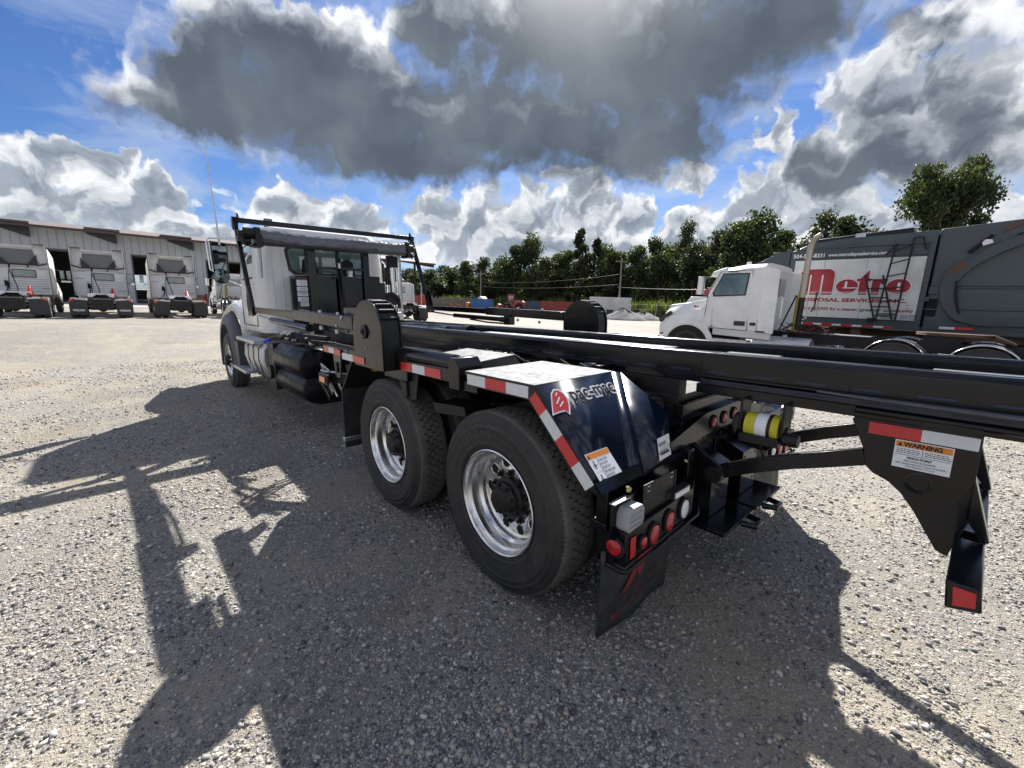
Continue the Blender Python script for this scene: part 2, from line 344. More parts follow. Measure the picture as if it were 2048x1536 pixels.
def tyre_mesh(tread='block'):
    b = B(); r0 = .517
    side = [(.292, -.045), (.300, -.034), (.310, -.026), (.318, -.024), (.322, -.016), (.335, -.011), (.338, -.012), (.365, -.004), (.395, 0), (.420, 0), (.424, .002), (.430, .002), (.433, -.001), (.452, -.004), (.455, -.002), (.461, -.003), (.464, -.008), (.480, -.015), (.492, -.022), (.504, -.029), (.512, -.034)]
    w_ = .282
    other = [(r_, -w_-t_) for r_, t_ in side][::-1]
    if tread == 'block':
        mid = [(.517, -.042), (.517, -.076), (.503, -.078), (.503, -w_+.078), (.517, -w_+.076), (.517, -w_+.042)]
    else:
        mid = [(.517, -.04)]
        for q in range(4):
            t0 = -.075-q*.042; mid += [(.517, t0), (.504, t0-.003), (.504, t0-.010), (.517, t0-.013)]
        mid += [(.517, -w_+.04)]
    al = side+mid+other; mi = [2 if (r0_ < .51 and len(side) <= i_ < len(side)+len(mid)-1 and al[i_+1][0] < .51) else (1 if r0_ > .503 else 0) for i_, (r0_, t0_) in enumerate(al[:-1])]
    b.lathe(al, n=96, m=mi)
    # small nicks on the shoulder edge
    if tread == 'block':
        NN = 62; pc = 2*PI/NN; wc = .0345
        cols = [-.0895-wc*i for i in range(4)]; c0 = (cols[0]+cols[-1])/2; cols = [c-c0-w_/2 for c in cols]
        for ci, t0 in enumerate(cols):
            for j in range(NN):
                a0 = pc*(j+(.5 if ci % 2 else 0))
                def ring(k_, rr):
                    pts = []
                    for (tt, cc) in ((.667, 0), (.333, .5), (-.333, .5), (-.667, 0), (-.333, -.5), (.333, -.5)):
                        a = a0+cc*pc*k_; t_ = t0+tt*wc*k_; pts.append((rr*math.cos(a), t_, rr*math.sin(a)))
                    return pts
                v = ring(.90, .502)+ring(.85, .514)+ring(.74, .5175)
                f = [(i, (i+1) % 6, (i+1) % 6+6, i+6) for i in range(6)]+[(i+6, (i+1) % 6+6, (i+1) % 6+12, i+12) for i in range(6)]+[[12, 13, 14, 15, 16, 17]]
                b.add(v, f, 1)
        for j in range(124):
            a = 2*PI*j/124
            for t0, t1 in ((-.026, -.040),):
                for sgn in (0, 1):
                    ta, tb = (t0, t1) if not sgn else (-w_-t0, -w_-t1)
                    da = .0105
                    b.add([(.506*math.cos(a-da), ta+.006*(1-2*sgn), .506*math.sin(a-da)), (.506*math.cos(a+da), ta+.006*(1-2*sgn), .506*math.sin(a+da)), (.5195*math.cos(a+da), tb, .5195*math.sin(a+da)), (.5195*math.cos(a-da), tb, .5195*math.sin(a-da))], [(0, 1, 2, 3)], 1)
    if tread == 'block':
        for word, a0, hgt_ in (('BRIDGESTONE', -62, .046), ('R268 ECOPIA' if False else '11R22.5', 128, .034)):
            ang_ = a0
            for ch_ in word:
                vs_, fs_ = text_mesh(ch_, hgt_*1.35, .0008)
                if not vs_: ang_ += 5; continue
                wch = max(v_[0] for v_ in vs_); p_ = R(ang_); rr_ = .372 if hgt_ > .04 else .378
                C_ = Vector((-rr_*math.sin(p_), .0022, rr_*math.cos(p_))); exx = Vector((-math.cos(p_), 0, -math.sin(p_))); eyy = Vector((-math.sin(p_), 0, math.cos(p_)))
                b.add([C_+exx*v_[0]+eyy*v_[1]+Vector((0, -.10*max(0, .40-(rr_+v_[1])), 0)) for v_ in vs_], fs_, 3)
                ang_ += math.degrees((wch+.012)/rr_)
    me = b.mesh('tyre', [RUB, TRD, RUBD, RUBL]); bm = bmesh.new(); bm.from_mesh(me); bmesh.ops.recalc_face_normals(bm, faces=bm.faces); bm.to_mesh(me); bm.free()
    me.set_sharp_from_angle(angle=R(38)); return me
def rim_mesh(kind):
    b = B(); o = {}
    if kind == 'deep':
        prof = [(.292, -.06), (.299, -.045), (.303, -.03), (.3025, -.0185), (.297, -.0155), (.291, -.019), (.287, -.028), (.285, -.044), (.279, -.052), (.268, -.057), (.2655, -.068), (.2645, -.108), (.257, -.118), (.2495, -.124), (.247, -.13), (.246, -.134), (.241, -.146), (.228, -.154), (.205, -.157), (.162, -.157), (.152, -.151), (.150, -.143), (.118, -.143), (.0, -.143)]
        b.lathe(prof, n=96, m=0); dz = -.1565
    else:
        prof = [(.292, -.06), (.299, -.045), (.303, -.03), (.3025, -.0185), (.297, -.0155), (.291, -.019), (.287, -.028), (.285, -.044), (.276, -.055), (.262, -.062), (.245, -.06), (.215, -.045), (.175, -.036), (.16, -.03), (.0, -.03)]
        b.lathe(prof, n=96, m=0); dz = -.0415
    for j in range(10):
        a = 2*PI*(j+.5)/10; rr = .200
        c_ = (rr*math.cos(a), dz+.0015, rr*math.sin(a))
        b.lathe([(.034, .0), (.0325, .0035), (.030, .001), (.030, -.002)], o=c_, n=16, m=0)
        b.disc((c_[0], c_[1]+.0008, c_[2]), .0303, n=16, m=1)
    me = b.mesh('rim', [ALU, RUBD]); bm = bmesh.new(); bm.from_mesh(me); bmesh.ops.recalc_face_normals(bm, faces=bm.faces); bm.to_mesh(me); bm.free()
    me.set_sharp_from_angle(angle=R(32)); return me
def hub_mesh(kind):
    b = B()
    y0 = -.143 if kind == 'deep' else -.03
    k = 1. if kind == 'deep' else .8
    b.lathe([(.122, y0), (.120, y0+.03*k), (.100, y0+.04*k), (.098, y0+.062*k), (.084, y0+.07*k), (.070, y0+.098*k), (.052, y0+.104*k), (0, y0+.104*k)], n=40, m=0)
    for j in range(8):
        a = 2*PI*j/8; b.tube((.088*math.cos(a), y0+.06*k, .088*math.sin(a)), (.088*math.cos(a), y0+.082*k, .088*math.sin(a)), .010, 6, 0)
        b.beam((.07*math.cos(a), y0+.082*k, .07*math.sin(a)), (.104*math.cos(a), y0+.055*k, .104*math.sin(a)), .012, .01, 0)
    for j in range(10):
        a = 2*PI*j/10; c_ = (.1425*math.cos(a), y0-.012, .1425*math.sin(a)); d_ = (c_[0], y0+.032*k, c_[2])
        b.tube(c_, (c_[0], y0+.012, c_[2]), .0205, 6, 1); b.tube((c_[0], y0+.01, c_[2]), d_, .011, 8, 1)
    me = b.mesh('hub', [BLK2, BLK2 if kind == 'deep' else CHR]); bm = bmesh.new(); bm.from_mesh(me); bmesh.ops.recalc_face_normals(bm, faces=bm.faces); bm.to_mesh(me); bm.free()
    me.set_sharp_from_angle(angle=R(35)); return me
ME_TY = tyre_mesh('block'); ME_TR = tyre_mesh('rib'); ME_RD = rim_mesh('deep'); ME_RF = rim_mesh('flat'); ME_HD = hub_mesh('deep'); ME_HF = hub_mesh('flat')
def wheel(parent, x, y, z, s, kind, rot, hub=True, tread=None):
    r_ = bpy.data.objects.new('wheel', ME_RD if kind == 'deep' else ME_RF); COL.objects.link(r_); r_.parent = parent
    r_.location = (x, y*s, z); r_.rotation_euler = Vector((0, rot, 0 if s > 0 else PI)).to_tuple() if False else (0, 0, 0)
    m_ = Matrix.Translation((x, y*s, z)) @ Matrix.Rotation(0 if s > 0 else PI, 4, 'Z') @ Matrix.Rotation(rot, 4, 'Y')
    r_.matrix_local = m_
    ty = bpy.data.objects.new('tyre', tread or ME_TY); COL.objects.link(ty); ty.parent = r_
    if hub:
        h = bpy.data.objects.new('hub', ME_HD if kind == 'deep' else ME_HF); COL.objects.link(h); h.parent = r_
    return r_
AXZ = .508
for s in (1, -1):
    for x in (0, 1.325):
        wheel(truck, x, 1.236, AXZ, s, 'deep', .31+x)
        wheel(truck, x, .905, AXZ, s, 'flat', .9, hub=False)
    wheel(truck, 7.96, 1.236, AXZ, s, 'flat', .2, tread=ME_TR)

# --- chassis
b = B()
for s in (1, -1):
    b.prism([(-.62, .80), (-.62, 1.04), (5.7, 1.04), (9.2, .98), (9.2, .76), (2, .76)], 'y', s*.40, s*.43)
    b.box(-.62, 6, s*.36, s*.40, 1.025, 1.04); b.box(-.62, 6, s*.36, s*.40, .78, .795)
for x in (-.45, .66, 2.2, 3.6, 5.0): b.box(x-.06, x+.06, -.40, .40, .82, .98)
b.obj('chassis_frame', BLK2, truck, bevel=.004)
for x in (0, 1.325):
    b = B(); b.path([(x, -1.05, AXZ), (x, -.35, AXZ), (x, -.22, AXZ), (x, .22, AXZ), (x, .35, AXZ), (x, 1.05, AXZ)], [.07, .08, .17, .17, .08, .07], 16)
    b.lathe([(0, -.2), (.12, -.17), (.2, -.05), (.2, .12), (.1, .22), (0, .23)], o=(x, 0, AXZ), ax='x', n=20)
    b.obj('drive_axle', BLK2, truck)
b = B()
b.tube((7.96, -.95, AXZ-.05), (7.96, .95, AXZ-.05), .06, 12); b.obj('front_axle', BLK2, truck)
for s in (1, -1):
    b = B()
    for i in range(5): b.box(-.05-.1*i*0-.55+i*.06, 1.9-i*.06, s*.44, s*.53, .60+i*.024, .62+i*.024)
    b.box(.56, .76, s*.43, s*.56, .55, .86)
    for x in (0, 1.325): b.tube((x+.18, s*.62, .38), (x+.18, s*.62, .78), .075, 14)
    b.obj('suspension', BLK2, truck)
# drive shaft, air tanks and dark clutter under the frame
b = B(); b.tube((5.6, 0, .7), (1.4, 0, .56), .05, 12)
for y in (-.25, .25): b.tube((2.6, y, .62), (3.4, y, .62), .12, 16)
b.tube((3.9, -.7, .62), (4.7, -.7, .62), .15, 16)
b.obj('drive_shaft_and_air_tank' if False else 'air_tank', BLK2, truck)

# --- hoist rails
for s in (1, -1):
    b = B()
    y0, y1 = s*.30, s*.40
    r_ = .026
    # rounded-top box section, X from 5.15 back to -3.3
    prof = []
    for k in range(7): a = PI/2*k/6; prof.append((.40-r_+r_*math.sin(a), 1.35-r_+r_*math.cos(a)))
    prof = prof+[(.40, 1.236), (.425, 1.234), (.425, 1.226), (.40, 1.224), (.40, 1.19), (.30, 1.19)]+[(.30+r_-r_*math.sin(PI/2*k/6), 1.35-r_+r_*math.cos(PI/2*k/6)) for k in range(6, -1, -1)]
    prof = [(s*p_[0], p_[1]) for p_ in prof]
    b.prism(prof, 'x', -3.3, 4.95)
    # slotted lower edge marks
    for i in range(18):
        x = 1.2-i*.20
        b.box(x-.065, x+.045, *((s*.399, s*.4025) if s > 0 else (s*.4025, s*.399)), 1.245, 1.256, 1)
    for x in (4.6, 3.2, 1.9, .35, -.72, -1.35, -2.4): b.box(x-.004, x+.004, *((s*.399, s*.4012) if s > 0 else (s*.4012, s*.399)), 1.24, 1.33, 0)
    b.obj('hoist_rail', [BLK, BLU2], truck, bevel=.0015)
    b = B()   # lower channel behind the rear axle
    b.prism([(s*.395, 1.222), (s*.44, 1.218), (s*.44, 1.192), (s*.43, 1.186), (s*.36, 1.186), (s*.36, 1.222)], 'x', -3.3, -.74)
    for i in range(9):
        x = -.95-i*.26; b.box(x-.07, x+.07, s*.440, s*.4425, 1.202, 1.208)
    b.obj('guide_channel', NAVY, truck, bevel=.006)
    b = B(); b.tube((-3.3, s*.415, 1.170), (-1.38, s*.415, 1.170), .015, 14); b.box(-3.3, -.70, s*.30, s*.40, 1.135, 1.184)
    b.obj('lower_rail', BLK, truck, bevel=.004)
    b = B(); b.prism([(-1.24, s*.425), (-1.42, s*.455), (-1.75, s*.468), (-3.3, s*.468), (-3.3, s*.425)], 'z', 1.222, 1.230)
    b.obj('wear_ledge', TREADPL, truck)
# inner cross plates and lift cylinders between the rails
b = B(); b.box(-.25, 1.85, -.285, .285, 1.285, 1.295); b.obj('centre_plate', mat('lift_plate_sky_sheen', (.42, .44, .48), .26, metal=.8, var=.1, rvar=.05), truck, bevel=.002)  # pale metallic colour stands in for the bright sky mirrored in the plate
for x0, x1 in ((-1.95, -1.55), (-.9, -.6)):
    b = B(); b.box(x0, x1, -.29, .29, 1.28, 1.29); b.obj('cross_plate', TREADPL, truck, bevel=.002)
for y in (-.15, .15):
    b = B(); b.tube((4.7, y, 1.26), (2.15, y, 1.27), .075, 20); b.tube((2.15, y, 1.27), (2.05, y, 1.27), .083, 20); b.tube((2.05, y, 1.27), (1.9, y, 1.27), .035, 14)
    b.obj('lift_cylinder', BLK, truck)
b = B()
for x in (4.8, 3.5, 2.0, .5, -.9, -2.3): b.box(x-.05, x+.05, -.30, .30, 1.10, 1.22)
for x in (3.0, 1.0, -.5): b.box(x-.12, x+.12, -.43, .43, 1.04, 1.10)
b.box(-.62, 5.2, -.42, -.34, 1.04, 1.19); b.box(-.62, 5.2, .34, .42, 1.04, 1.19)
b.obj('hoist_subframe', BLK2, truck, bevel=.004)

# --- side gear, both sides
def side(s):
    Y = lambda a, c_: (s*a, s*c_) if s > 0 else (s*c_, s*a)
    # reinforced rub rail along the side
    b = B(); b.box(1.98, 2.60, *Y(1.10, 1.22), 1.13, 1.205); b.box(2.60, 2.61, *Y(1.09, 1.225), 1.12, 1.215)
    b.box(1.06, 2.0, *Y(1.16, 1.215), 1.125, 1.30 if False else 1.205); b.box(.95, 1.30, *Y(.98, 1.215), 1.06, 1.245)
    b.box(.96, 1.98, *Y(.44, 1.16), 1.10, 1.18)  # base box extended rearward to block a sun slot in the ground shadow
    b.prism([(2.45, 1.13), (2.25, 1.13), (2.30, .90), (2.42, .90)], 'y', s*1.17, s*1.185)
    b.obj('side_rail', BLK, truck, bevel=.006)
    b = B(); b.box(2.335, 2.385, *Y(1.186, 1.20), .95, 1.05); b.box(1.00, 1.07, *Y(1.186, 1.20), .94, 1.05); b.obj('side_marker', DGRY, truck, bevel=.008)
    b = B(); up = (0, 0, 1); nn = (0, s, 0)
    tape((2.58, s*1.2205, 1.137), (2.31, s*1.2205, 1.137), up, .052, [.14, .13], nn)
    tape((2.27, s*1.232, 1.135), (2.12, s*1.232, 1.135), up, .052, [.15], nn)
    tape((1.86, s*1.312, 1.14), (1.42, s*1.312, 1.14), up, .052, [.20, .20], nn, first=1)
    tape((1.27, s*1.2165, 1.12), (1.13, s*1.2165, 1.12), up, .06, [.14], nn, first=1)
    # round pivot housing of the tarp arm
    def disc_plate(y0, y1, cut=False):
        pts = [(1.61, 1.12), (1.61, 1.38)]+[(1.36+.25*math.cos(a), 1.38+.24*math.sin(a)) for a in [PI*k/24 for k in range(1, 24)]]+[(1.11, 1.38), (1.11, 1.12)]
        if cut: pts = [(1.90, 1.12), (1.90, 1.2), (1.66, 1.24)]+pts[1:]
        bb = B(); bb.prism(pts, 'y', s*y0, s*y1); return bb
    disc_plate(1.296, 1.309).obj('pivot_plate', BLK, truck, bevel=.003)
    disc_plate(1.15, 1.162).obj('pivot_plate', BLK, truck, bevel=.003)
    b = B(); b.prism([(1.36+.235*math.cos(PI*k/24), 1.38+.225*math.sin(PI*k/24)) for k in range(25)]+[(1.125, 1.12), (1.595, 1.12)], 'y', s*1.165, s*1.29)
    for k in range(9):
        a = PI*(.12+.09*k); b.tube((1.36+.24*math.cos(a), s*1.17, 1.38+.232*math.sin(a)), (1.36+.24*math.cos(a), s*1.28, 1.38+.232*math.sin(a)), .012, 8)
    b.obj('pivot_drum', BLK2, truck)
    b = B(); b.lathe([(.052, 0), (.052, .012), (.040, .018), (.030, .018), (.026, .028), (0, .028)], o=(1.39, s*1.309, 1.39), n=24, sgn=s); b.tube((1.39, s*1.335, 1.39), (1.39, s*1.345, 1.39), .014, 6, 0)
    b.tube((1.375, s*1.305, 1.27), (1.375, s*1.315, 1.27), .006, 8, 1); b.obj('pivot_pin', [BLK, ALUD], truck)
    # tarp arm: thick rear tube, thinner front tube with bolts
    b = B(); b.beam((1.66, s*1.25, 1.437), (3.15, s*1.27, 1.475), .085, .105); b.beam((3.0, s*1.27, 1.47), (4.82, s*1.32, 1.50), .065, .075)
    if s > 0: b.box(1.62, 2.05, *Y(1.19, 1.205), 1.33, 1.56)
    b.obj('tarp_arm', BLK, truck, bevel=.006)
    b = B(); b.box(1.655, 1.662, *Y(1.215, 1.285), 1.395, 1.478); b.obj('arm_end_cap', RUBD, truck)
    b = B()
    for x, z in ((2.5, 1.513), (2.05, 1.502)): b.tube((x, s*1.255, z-.02), (x, s*1.255, z+.016), .015, 8)
    for x, z in ((1.86, 1.475), (1.98, 1.41)): b.tube((x, s*1.29, z), (x, s*1.303, z), .014, 8)
    for x, z in ((2.5, 1.385), (2.1, 1.37)): b.tube((x, s*1.255, z), (x, s*1.255, z-.035), .016, 8)
    b.obj('arm_bolt', ALUD, truck)
    b = B(); b.tube((4.65, s*1.31, 1.43), (4.05, s*1.31, 1.393), .014, 10, 1); b.tube((4.05, s*1.31, 1.393), (2.9, s*1.30, 1.362), .032, 16, 0); b.tube((2.9, s*1.30, 1.362), (2.7, s*1.30, 1.357), .038, 12, 0)
    b.path([(3.6, s*1.29, 1.345), (3.2, s*1.28, 1.315), (2.8, s*1.27, 1.31), (2.62, s*1.28, 1.34)], .012, 8, 0)
    b.box(2.60, 2.72, *Y(1.20, 1.29), 1.30, 1.43)
    b.obj('arm_cylinder', [BLK, ALUD], truck)
    # upright of the tarp gantry leaning forward
    b = B(); b.beam((4.80, s*1.34, 1.44), (5.38, s*1.335, 2.70), .05, .065, up=(1, 0, 0)); b.prism([(4.72, 1.42), (4.98, 1.42), (5.0, 1.62), (4.92, 1.80), (4.86, 1.80)], 'y', s*1.355, s*1.372)
    b.prism([(5.36, 2.56), (5.32, 2.73), (5.42, 2.75), (5.44, 2.62)], 'y', s*1.30, s*1.37)
    b.obj('gantry_upright', BLK, truck, bevel=.005)
    # platform with the pipe roller, just ahead of the rear fender
    b = B(); b.prism([(.36, 1.215), (.36, 1.13), (1.06, 1.13), (1.06, 1.205)], 'y', s*1.10, s*1.212)
    b.prism([(.30, 1.10), (.30, 1.24), (.34, 1.285), (.40, 1.285), (.41, 1.235), (.405, 1.10)], 'y', s*1.06, s*1.232)
    b.box(.28, 1.0, *Y(.50, 1.10), 1.10, 1.17)
    b.obj('roller_box', BLK, truck, bevel=.004)
    b = B(); b.tube((1.07, s*1.165, 1.245), (.42, s*1.165, 1.245), .050, 28); b.tube((1.12, s*1.165, 1.245), (.37, s*1.165, 1.245), .018, 12)
    b.tube((.418, s*1.165, 1.245), (.425, s*1.165, 1.245), .046, 24); b.obj('pipe_roller', BLK, truck)
    b = B(); tapes(b, (1.03, s*1.213, 1.137), (.52, s*1.213, 1.137), (0, 0, 1), .058, [.16, .16, .19], (0, s, 0)); b.obj('reflective_tape', [REDT, WHTT], truck)
    b = B(); b.prism([(s*1.10, .52), (s*1.10, .96), (s*.62, .96), (s*.62, .52)], 'z', 1.2, 1.21) if False else None
    b.hexa([(.45, s*1.08, 1.215), (1.0, s*1.08, 1.215), (1.0, s*.66, 1.245), (.45, s*.66, 1.245), (.45, s*1.08, 1.222), (1.0, s*1.08, 1.222), (1.0, s*.66, 1.252), (.45, s*.66, 1.252)])
    b.obj('tread_plate', TREADPL, truck)
    b = B(); b.hexa([(.40, s*1.08, 1.14), (1.0, s*1.08, 1.14), (1.0, s*.60, 1.14), (.40, s*.60, 1.14), (.45, s*1.08, 1.214), (1.0, s*1.08, 1.214), (1.0, s*.66, 1.244), (.45, s*.66, 1.244)])
    b.box(.16, .40, *Y(.60, 1.21), 1.10, 1.16); b.box(.335, .355, *Y(.60, 1.15), 1.16, 1.19)
    b.obj('platform_box', BLK, truck, bevel=.003)
    # front and rear fender; the tandem's front half is open with a hanging bracket
    b = B()
    b.prism([(1.30, 1.10), (1.30, 1.13), (1.98, 1.13), (2.28, .80), (2.26, .79), (1.97, 1.10)], 'y', s*.62, s*1.19)
    b.obj('front_fender', BLK2, truck, bevel=.003)
    b = B(); b.box(2.245, 2.262, *Y(.66, 1.20), .24, .82); b.obj('mud_flap', FLAP, truck)
    b = B(); b.box(2.235, 2.275, *Y(.64, 1.215), .30, .345); b.obj('flap_bar', ALUD, truck, bevel=.008)
    b = B(); b.prism([(1.16, 1.12), (.86, 1.12), (.90, .93), (1.10, .90)], 'y', s*1.165, s*1.18); b.prism([(1.40, 1.12), (1.16, 1.12), (1.05, .93), (1.12, .92)], 'y', s*1.13, s*1.15)
    b.prism([(.72, .95), (.36, .98), (.34, .92), (.68, .88)], 'y', s*.95, s*1.16); b.obj('step_bracket', BLK2, truck, bevel=.004)
    # rear fender: top, sloped back with a kink, lip and tape
    b = B(); F = .60
    b.prism([(.25, 1.222), (-.31, 1.222), (-.31, 1.216), (.25, 1.216)], 'y', s*F, s*1.222); b.obj('fender_top', TREADPL, truck)
    b = B()
    b.add([(-.312, s*1.222, 1.219), (-.70, s*1.222, .81), (-.70, s*.985, .81), (-.312, s*.61, 1.219)], [(0, 1, 2, 3)])
    b.add([(-.312, s*.61, 1.219), (-.70, s*.985, .81), (-.722, s*.90, .81), (-.345, s*.575, 1.215)], [(0, 1, 2, 3)])
    b.add([(-.345, s*.575, 1.215), (-.722, s*.90, .81), (-.70, s*F, .81), (-.655, s*F, 1.05)], [(0, 1, 2, 3)])
    o = b.obj('rear_fender', NAVY, truck); so_ = o.modifiers.new('thickness', 'SOLIDIFY'); so_.thickness = .006
    b = B(); lip = [(.25, 1.222), (-.312, 1.222), (-.705, .808), (-.705, .80), (-.60, .815), (-.275, 1.145), (.20, 1.145)]
    b.prism(lip, 'y', s*1.2225, s*1.2285)
    b.prism([(-.66, .83), (-.70, .80), (-.72, .815), (-.68, .85)], 'y', s*F, s*1.2225)
    b.obj('fender_lip', BLK, truck)
    ys = s*1.2295
    tape((.22, ys, 1.152), (-.272, ys, 1.152), (.0, 0, 1), .058, [.16, .17, .162], (0, s, 0), first=1, lift=.001)
    p0, p1 = Vector((-.278, ys, 1.150)), Vector((-.632, ys, .802))
    up = Vector((-.72, 0, .69)).normalized(); L_ = (p1-p0).length
    tape(p0, p1, up, .060, [.10, .14, .14, .115], (0, s, 0), lift=.001)
for s in (1, -1): side(s)

# --- fender stickers (left side only shows)
def slope_frame(s):   # origin at the top outer corner of the sloped back, ex to the inside, ey up the slope
    return Vector((-.312, 1.222, 1.219)), Vector((0, -1, 0)), Vector((.70-.312, 0, 1.219-.81)).normalized()
o_, ex, ey = slope_frame(1); nn = ex.cross(ey)
nn = nn if nn.x < 0 else -nn
def on_slope(u, v, h=.0): return o_+ex*u+ey*v+nn*h
b = B()
# ram's head emblem: white outline, red shape
ram = [(-.018, -.014), (.014, .040), (.040, .082), (.066, .100), (.094, .096), (.113, .074), (.117, .042), (.106, .012), (.092, -.008), (.076, -.030), (.062, -.010), (.030, -.010)]
def emb(scale, off, h, mi, lst=ram):
    cx_, cy_ = .062, .045
    q = [(cx_+(x-cx_)*scale, cy_+(y-cy_)*scale) for x, y in lst]
    b.add([on_slope(off[0]+x, off[1]+y, h) for x, y in q], [list(range(len(q)))], mi)
emb(1.16, (.020, -.148), .0080, 0); emb(1.0, (.020, -.148), .0090, 1)
for (x0, y0, x1, y1) in ((.035, .030, .078, .062), (.045, .012, .085, .036), (.058, .072, .078, .088)):
    d_ = Vector((x1-x0, y1-y0)).normalized()*.0032; px_, py_ = -d_.y, d_.x
    b.add([on_slope(.018+a_, -.150+c_, .0100) for a_, c_ in ((x0-px_, y0-py_), (x1-px_, y1-py_), (x1+px_, y1+py_), (x0+px_, y0+py_))], [(0, 1, 2, 3)], 0)
b.obj('emblem', [LBL, LRED], truck)
b = B()
write(b, 'pac-mac', on_slope(.160, -.125, .0080), ex, ey, .112, width=.372, m=0, bold=.0105)
write(b, 'pac-mac', on_slope(.166, -.125, .0100), ex, ey, .112, width=.358, m=1, bold=.0022)
b.obj('lettering', [LBL, BLK2], truck)
def sticker(name, o, ex, ey, w_, h, parent=truck, orange=.18, lines=6, pict=True, head=None, n=None, frame=True):
    ex, ey = Vector(ex).normalized(), Vector(ey).normalized(); n = ex.cross(ey) if n is None else Vector(n); o = Vector(o)
    b = B(); Q = lambda u, v, z=0: o+ex*u+ey*v+n*z
    def r_(u0, v0, u1, v1, m, z): b.add([Q(u0, v0, z), Q(u1, v0, z), Q(u1, v1, z), Q(u0, v1, z)], [(0, 1, 2, 3)], m)
    b.hexa([Q(0, 0, 0), Q(w_, 0, 0), Q(w_, h, 0), Q(0, h, 0), Q(0, 0, .0012), Q(w_, 0, .0012), Q(w_, h, .0012), Q(0, h, .0012)], 0)
    if orange: r_(.003, h*(1-orange), w_-.003, h-.003, 1, .0018)
    if head: write(b, head, Q(w_*.16, h*(1-orange)+.004, .0026), ex, ey, h*orange*.9, width=w_*.66, m=2, bold=.0012)
    if orange: b.add([Q(w_*.05, h*(1-orange)+.003, .0026), Q(w_*.14, h*(1-orange)+.003, .0026), Q(w_*.095, h-.006, .0026)], [(0, 1, 2)], 2)
    H = h*(1-orange)
    x0 = .03*w_
    if pict:
        x0 = w_*.36; r_(x0-.004, .004, x0-.0025, H-.002, 2, .002); r_(.004, H*.48, x0-.004, H*.48+.0012, 2, .002)
        for cy_ in (H*.74, H*.2):
            r_(w_*.14, cy_-H*.12, w_*.18, cy_+H*.12, 2, .002); r_(w_*.08, cy_-.002, w_*.26, cy_+.002, 2, .0021); r_(w_*.14, cy_+H*.13, w_*.19, cy_+H*.18, 2, .0021)
    rnd = random.Random(7)
    for k in range(lines):
        v = H*(1-(k+1)/(lines+.6)); e = rnd.uniform(.55, .95)*(w_-x0-.006); u = x0
        while u < x0+e:
            l_ = rnd.uniform(.008, .02); r_(u, v, min(u+l_, x0+e), v+H/(lines+.6)*.42, 3, .002); u += l_+.0035
    return b.obj(name, [LBL, LBO, LBK, LBG], parent, rec=False)
sticker('warning_sticker', on_slope(.035, -.545, .0072), ex, ey, .165, .155)
pa, pb, pc_ = Vector((-.722, .90, .81)), Vector((-.70, .60, .81)), Vector((-.655, .60, 1.05))
e1 = (pb-pa).normalized(); nq = (pb-pa).cross(pc_-pa).normalized(); nq = nq if nq.x < 0 else -nq; e2 = nq.cross(e1); e2 = e2 if e2.z > 0 else -e2
s2 = sticker('load_sticker', pa+e1*.14+e2*.03+nq*.008, e1, e2, .13, .11, orange=0, pict=False, lines=2, n=nq)
b = B(); o9 = pa+e1*.14+e2*.03+nq*.0115
for k in range(8): b.add([o9+e1*(.025+k*.0115)+e2*.03, o9+e1*(.0265+k*.0115)+e2*.03, o9+e1*(.0265+k*.0115)+e2*.075, o9+e1*(.025+k*.0115)+e2*.075], [(0, 1, 2, 3)], 0)
b.add([o9+e1*.022+e2*.022, o9+e1*.112+e2*.022, o9+e1*.112+e2*.032, o9+e1*.022+e2*.032], [(0, 1, 2, 3)], 0); b.obj('load_pictogram', LBK, truck, rec=False)

# --- rear end
b = B()
b.box(-.66, -.60, -.44, .44, .78, 1.06)
b.prism([(.64, .85), (.64, .90), (.24, .99), (-.24, .99), (-.64, .90), (-.64, .85), (-.46, .83), (-.22, .855), (.22, .855), (.46, .83)], 'x', -.70, -.62)
b.box(-.685, -.45, .22, .62, .985, .99); b.hexa([(-.69, .22, .985), (-.40, .22, .985), (-.40, .62, .88), (-.69, .64, .88), (-.69, .22, .992), (-.40, .22, .992), (-.40, .62, .888), (-.69, .64, .888)])
b.hexa([(-.69, -.22, .985), (-.40, -.22, .985), (-.40, -.62, .88), (-.69, -.64, .88), (-.69, -.22, .992), (-.40, -.22, .992), (-.40, -.62, .888), (-.69, -.64, .888)])
b.obj('rear_crossmember', BLK, truck, bevel=.004)
for y in (.145, 0, -.145):
    b = B(); b.lathe([(.040, 0), (.040, .008), (.032, .011), (.030, .008)], o=(-.700, y, .922), ax='x', n=24, sgn=-1)
    b.lathe([(.030, .008), (.026, .013), (.014, .0155), (0, .016)], o=(-.700, y, .922), ax='x', n=24, sgn=-1, m=1)
    b.obj('clearance_lamp', [RUBD, LENS], truck)
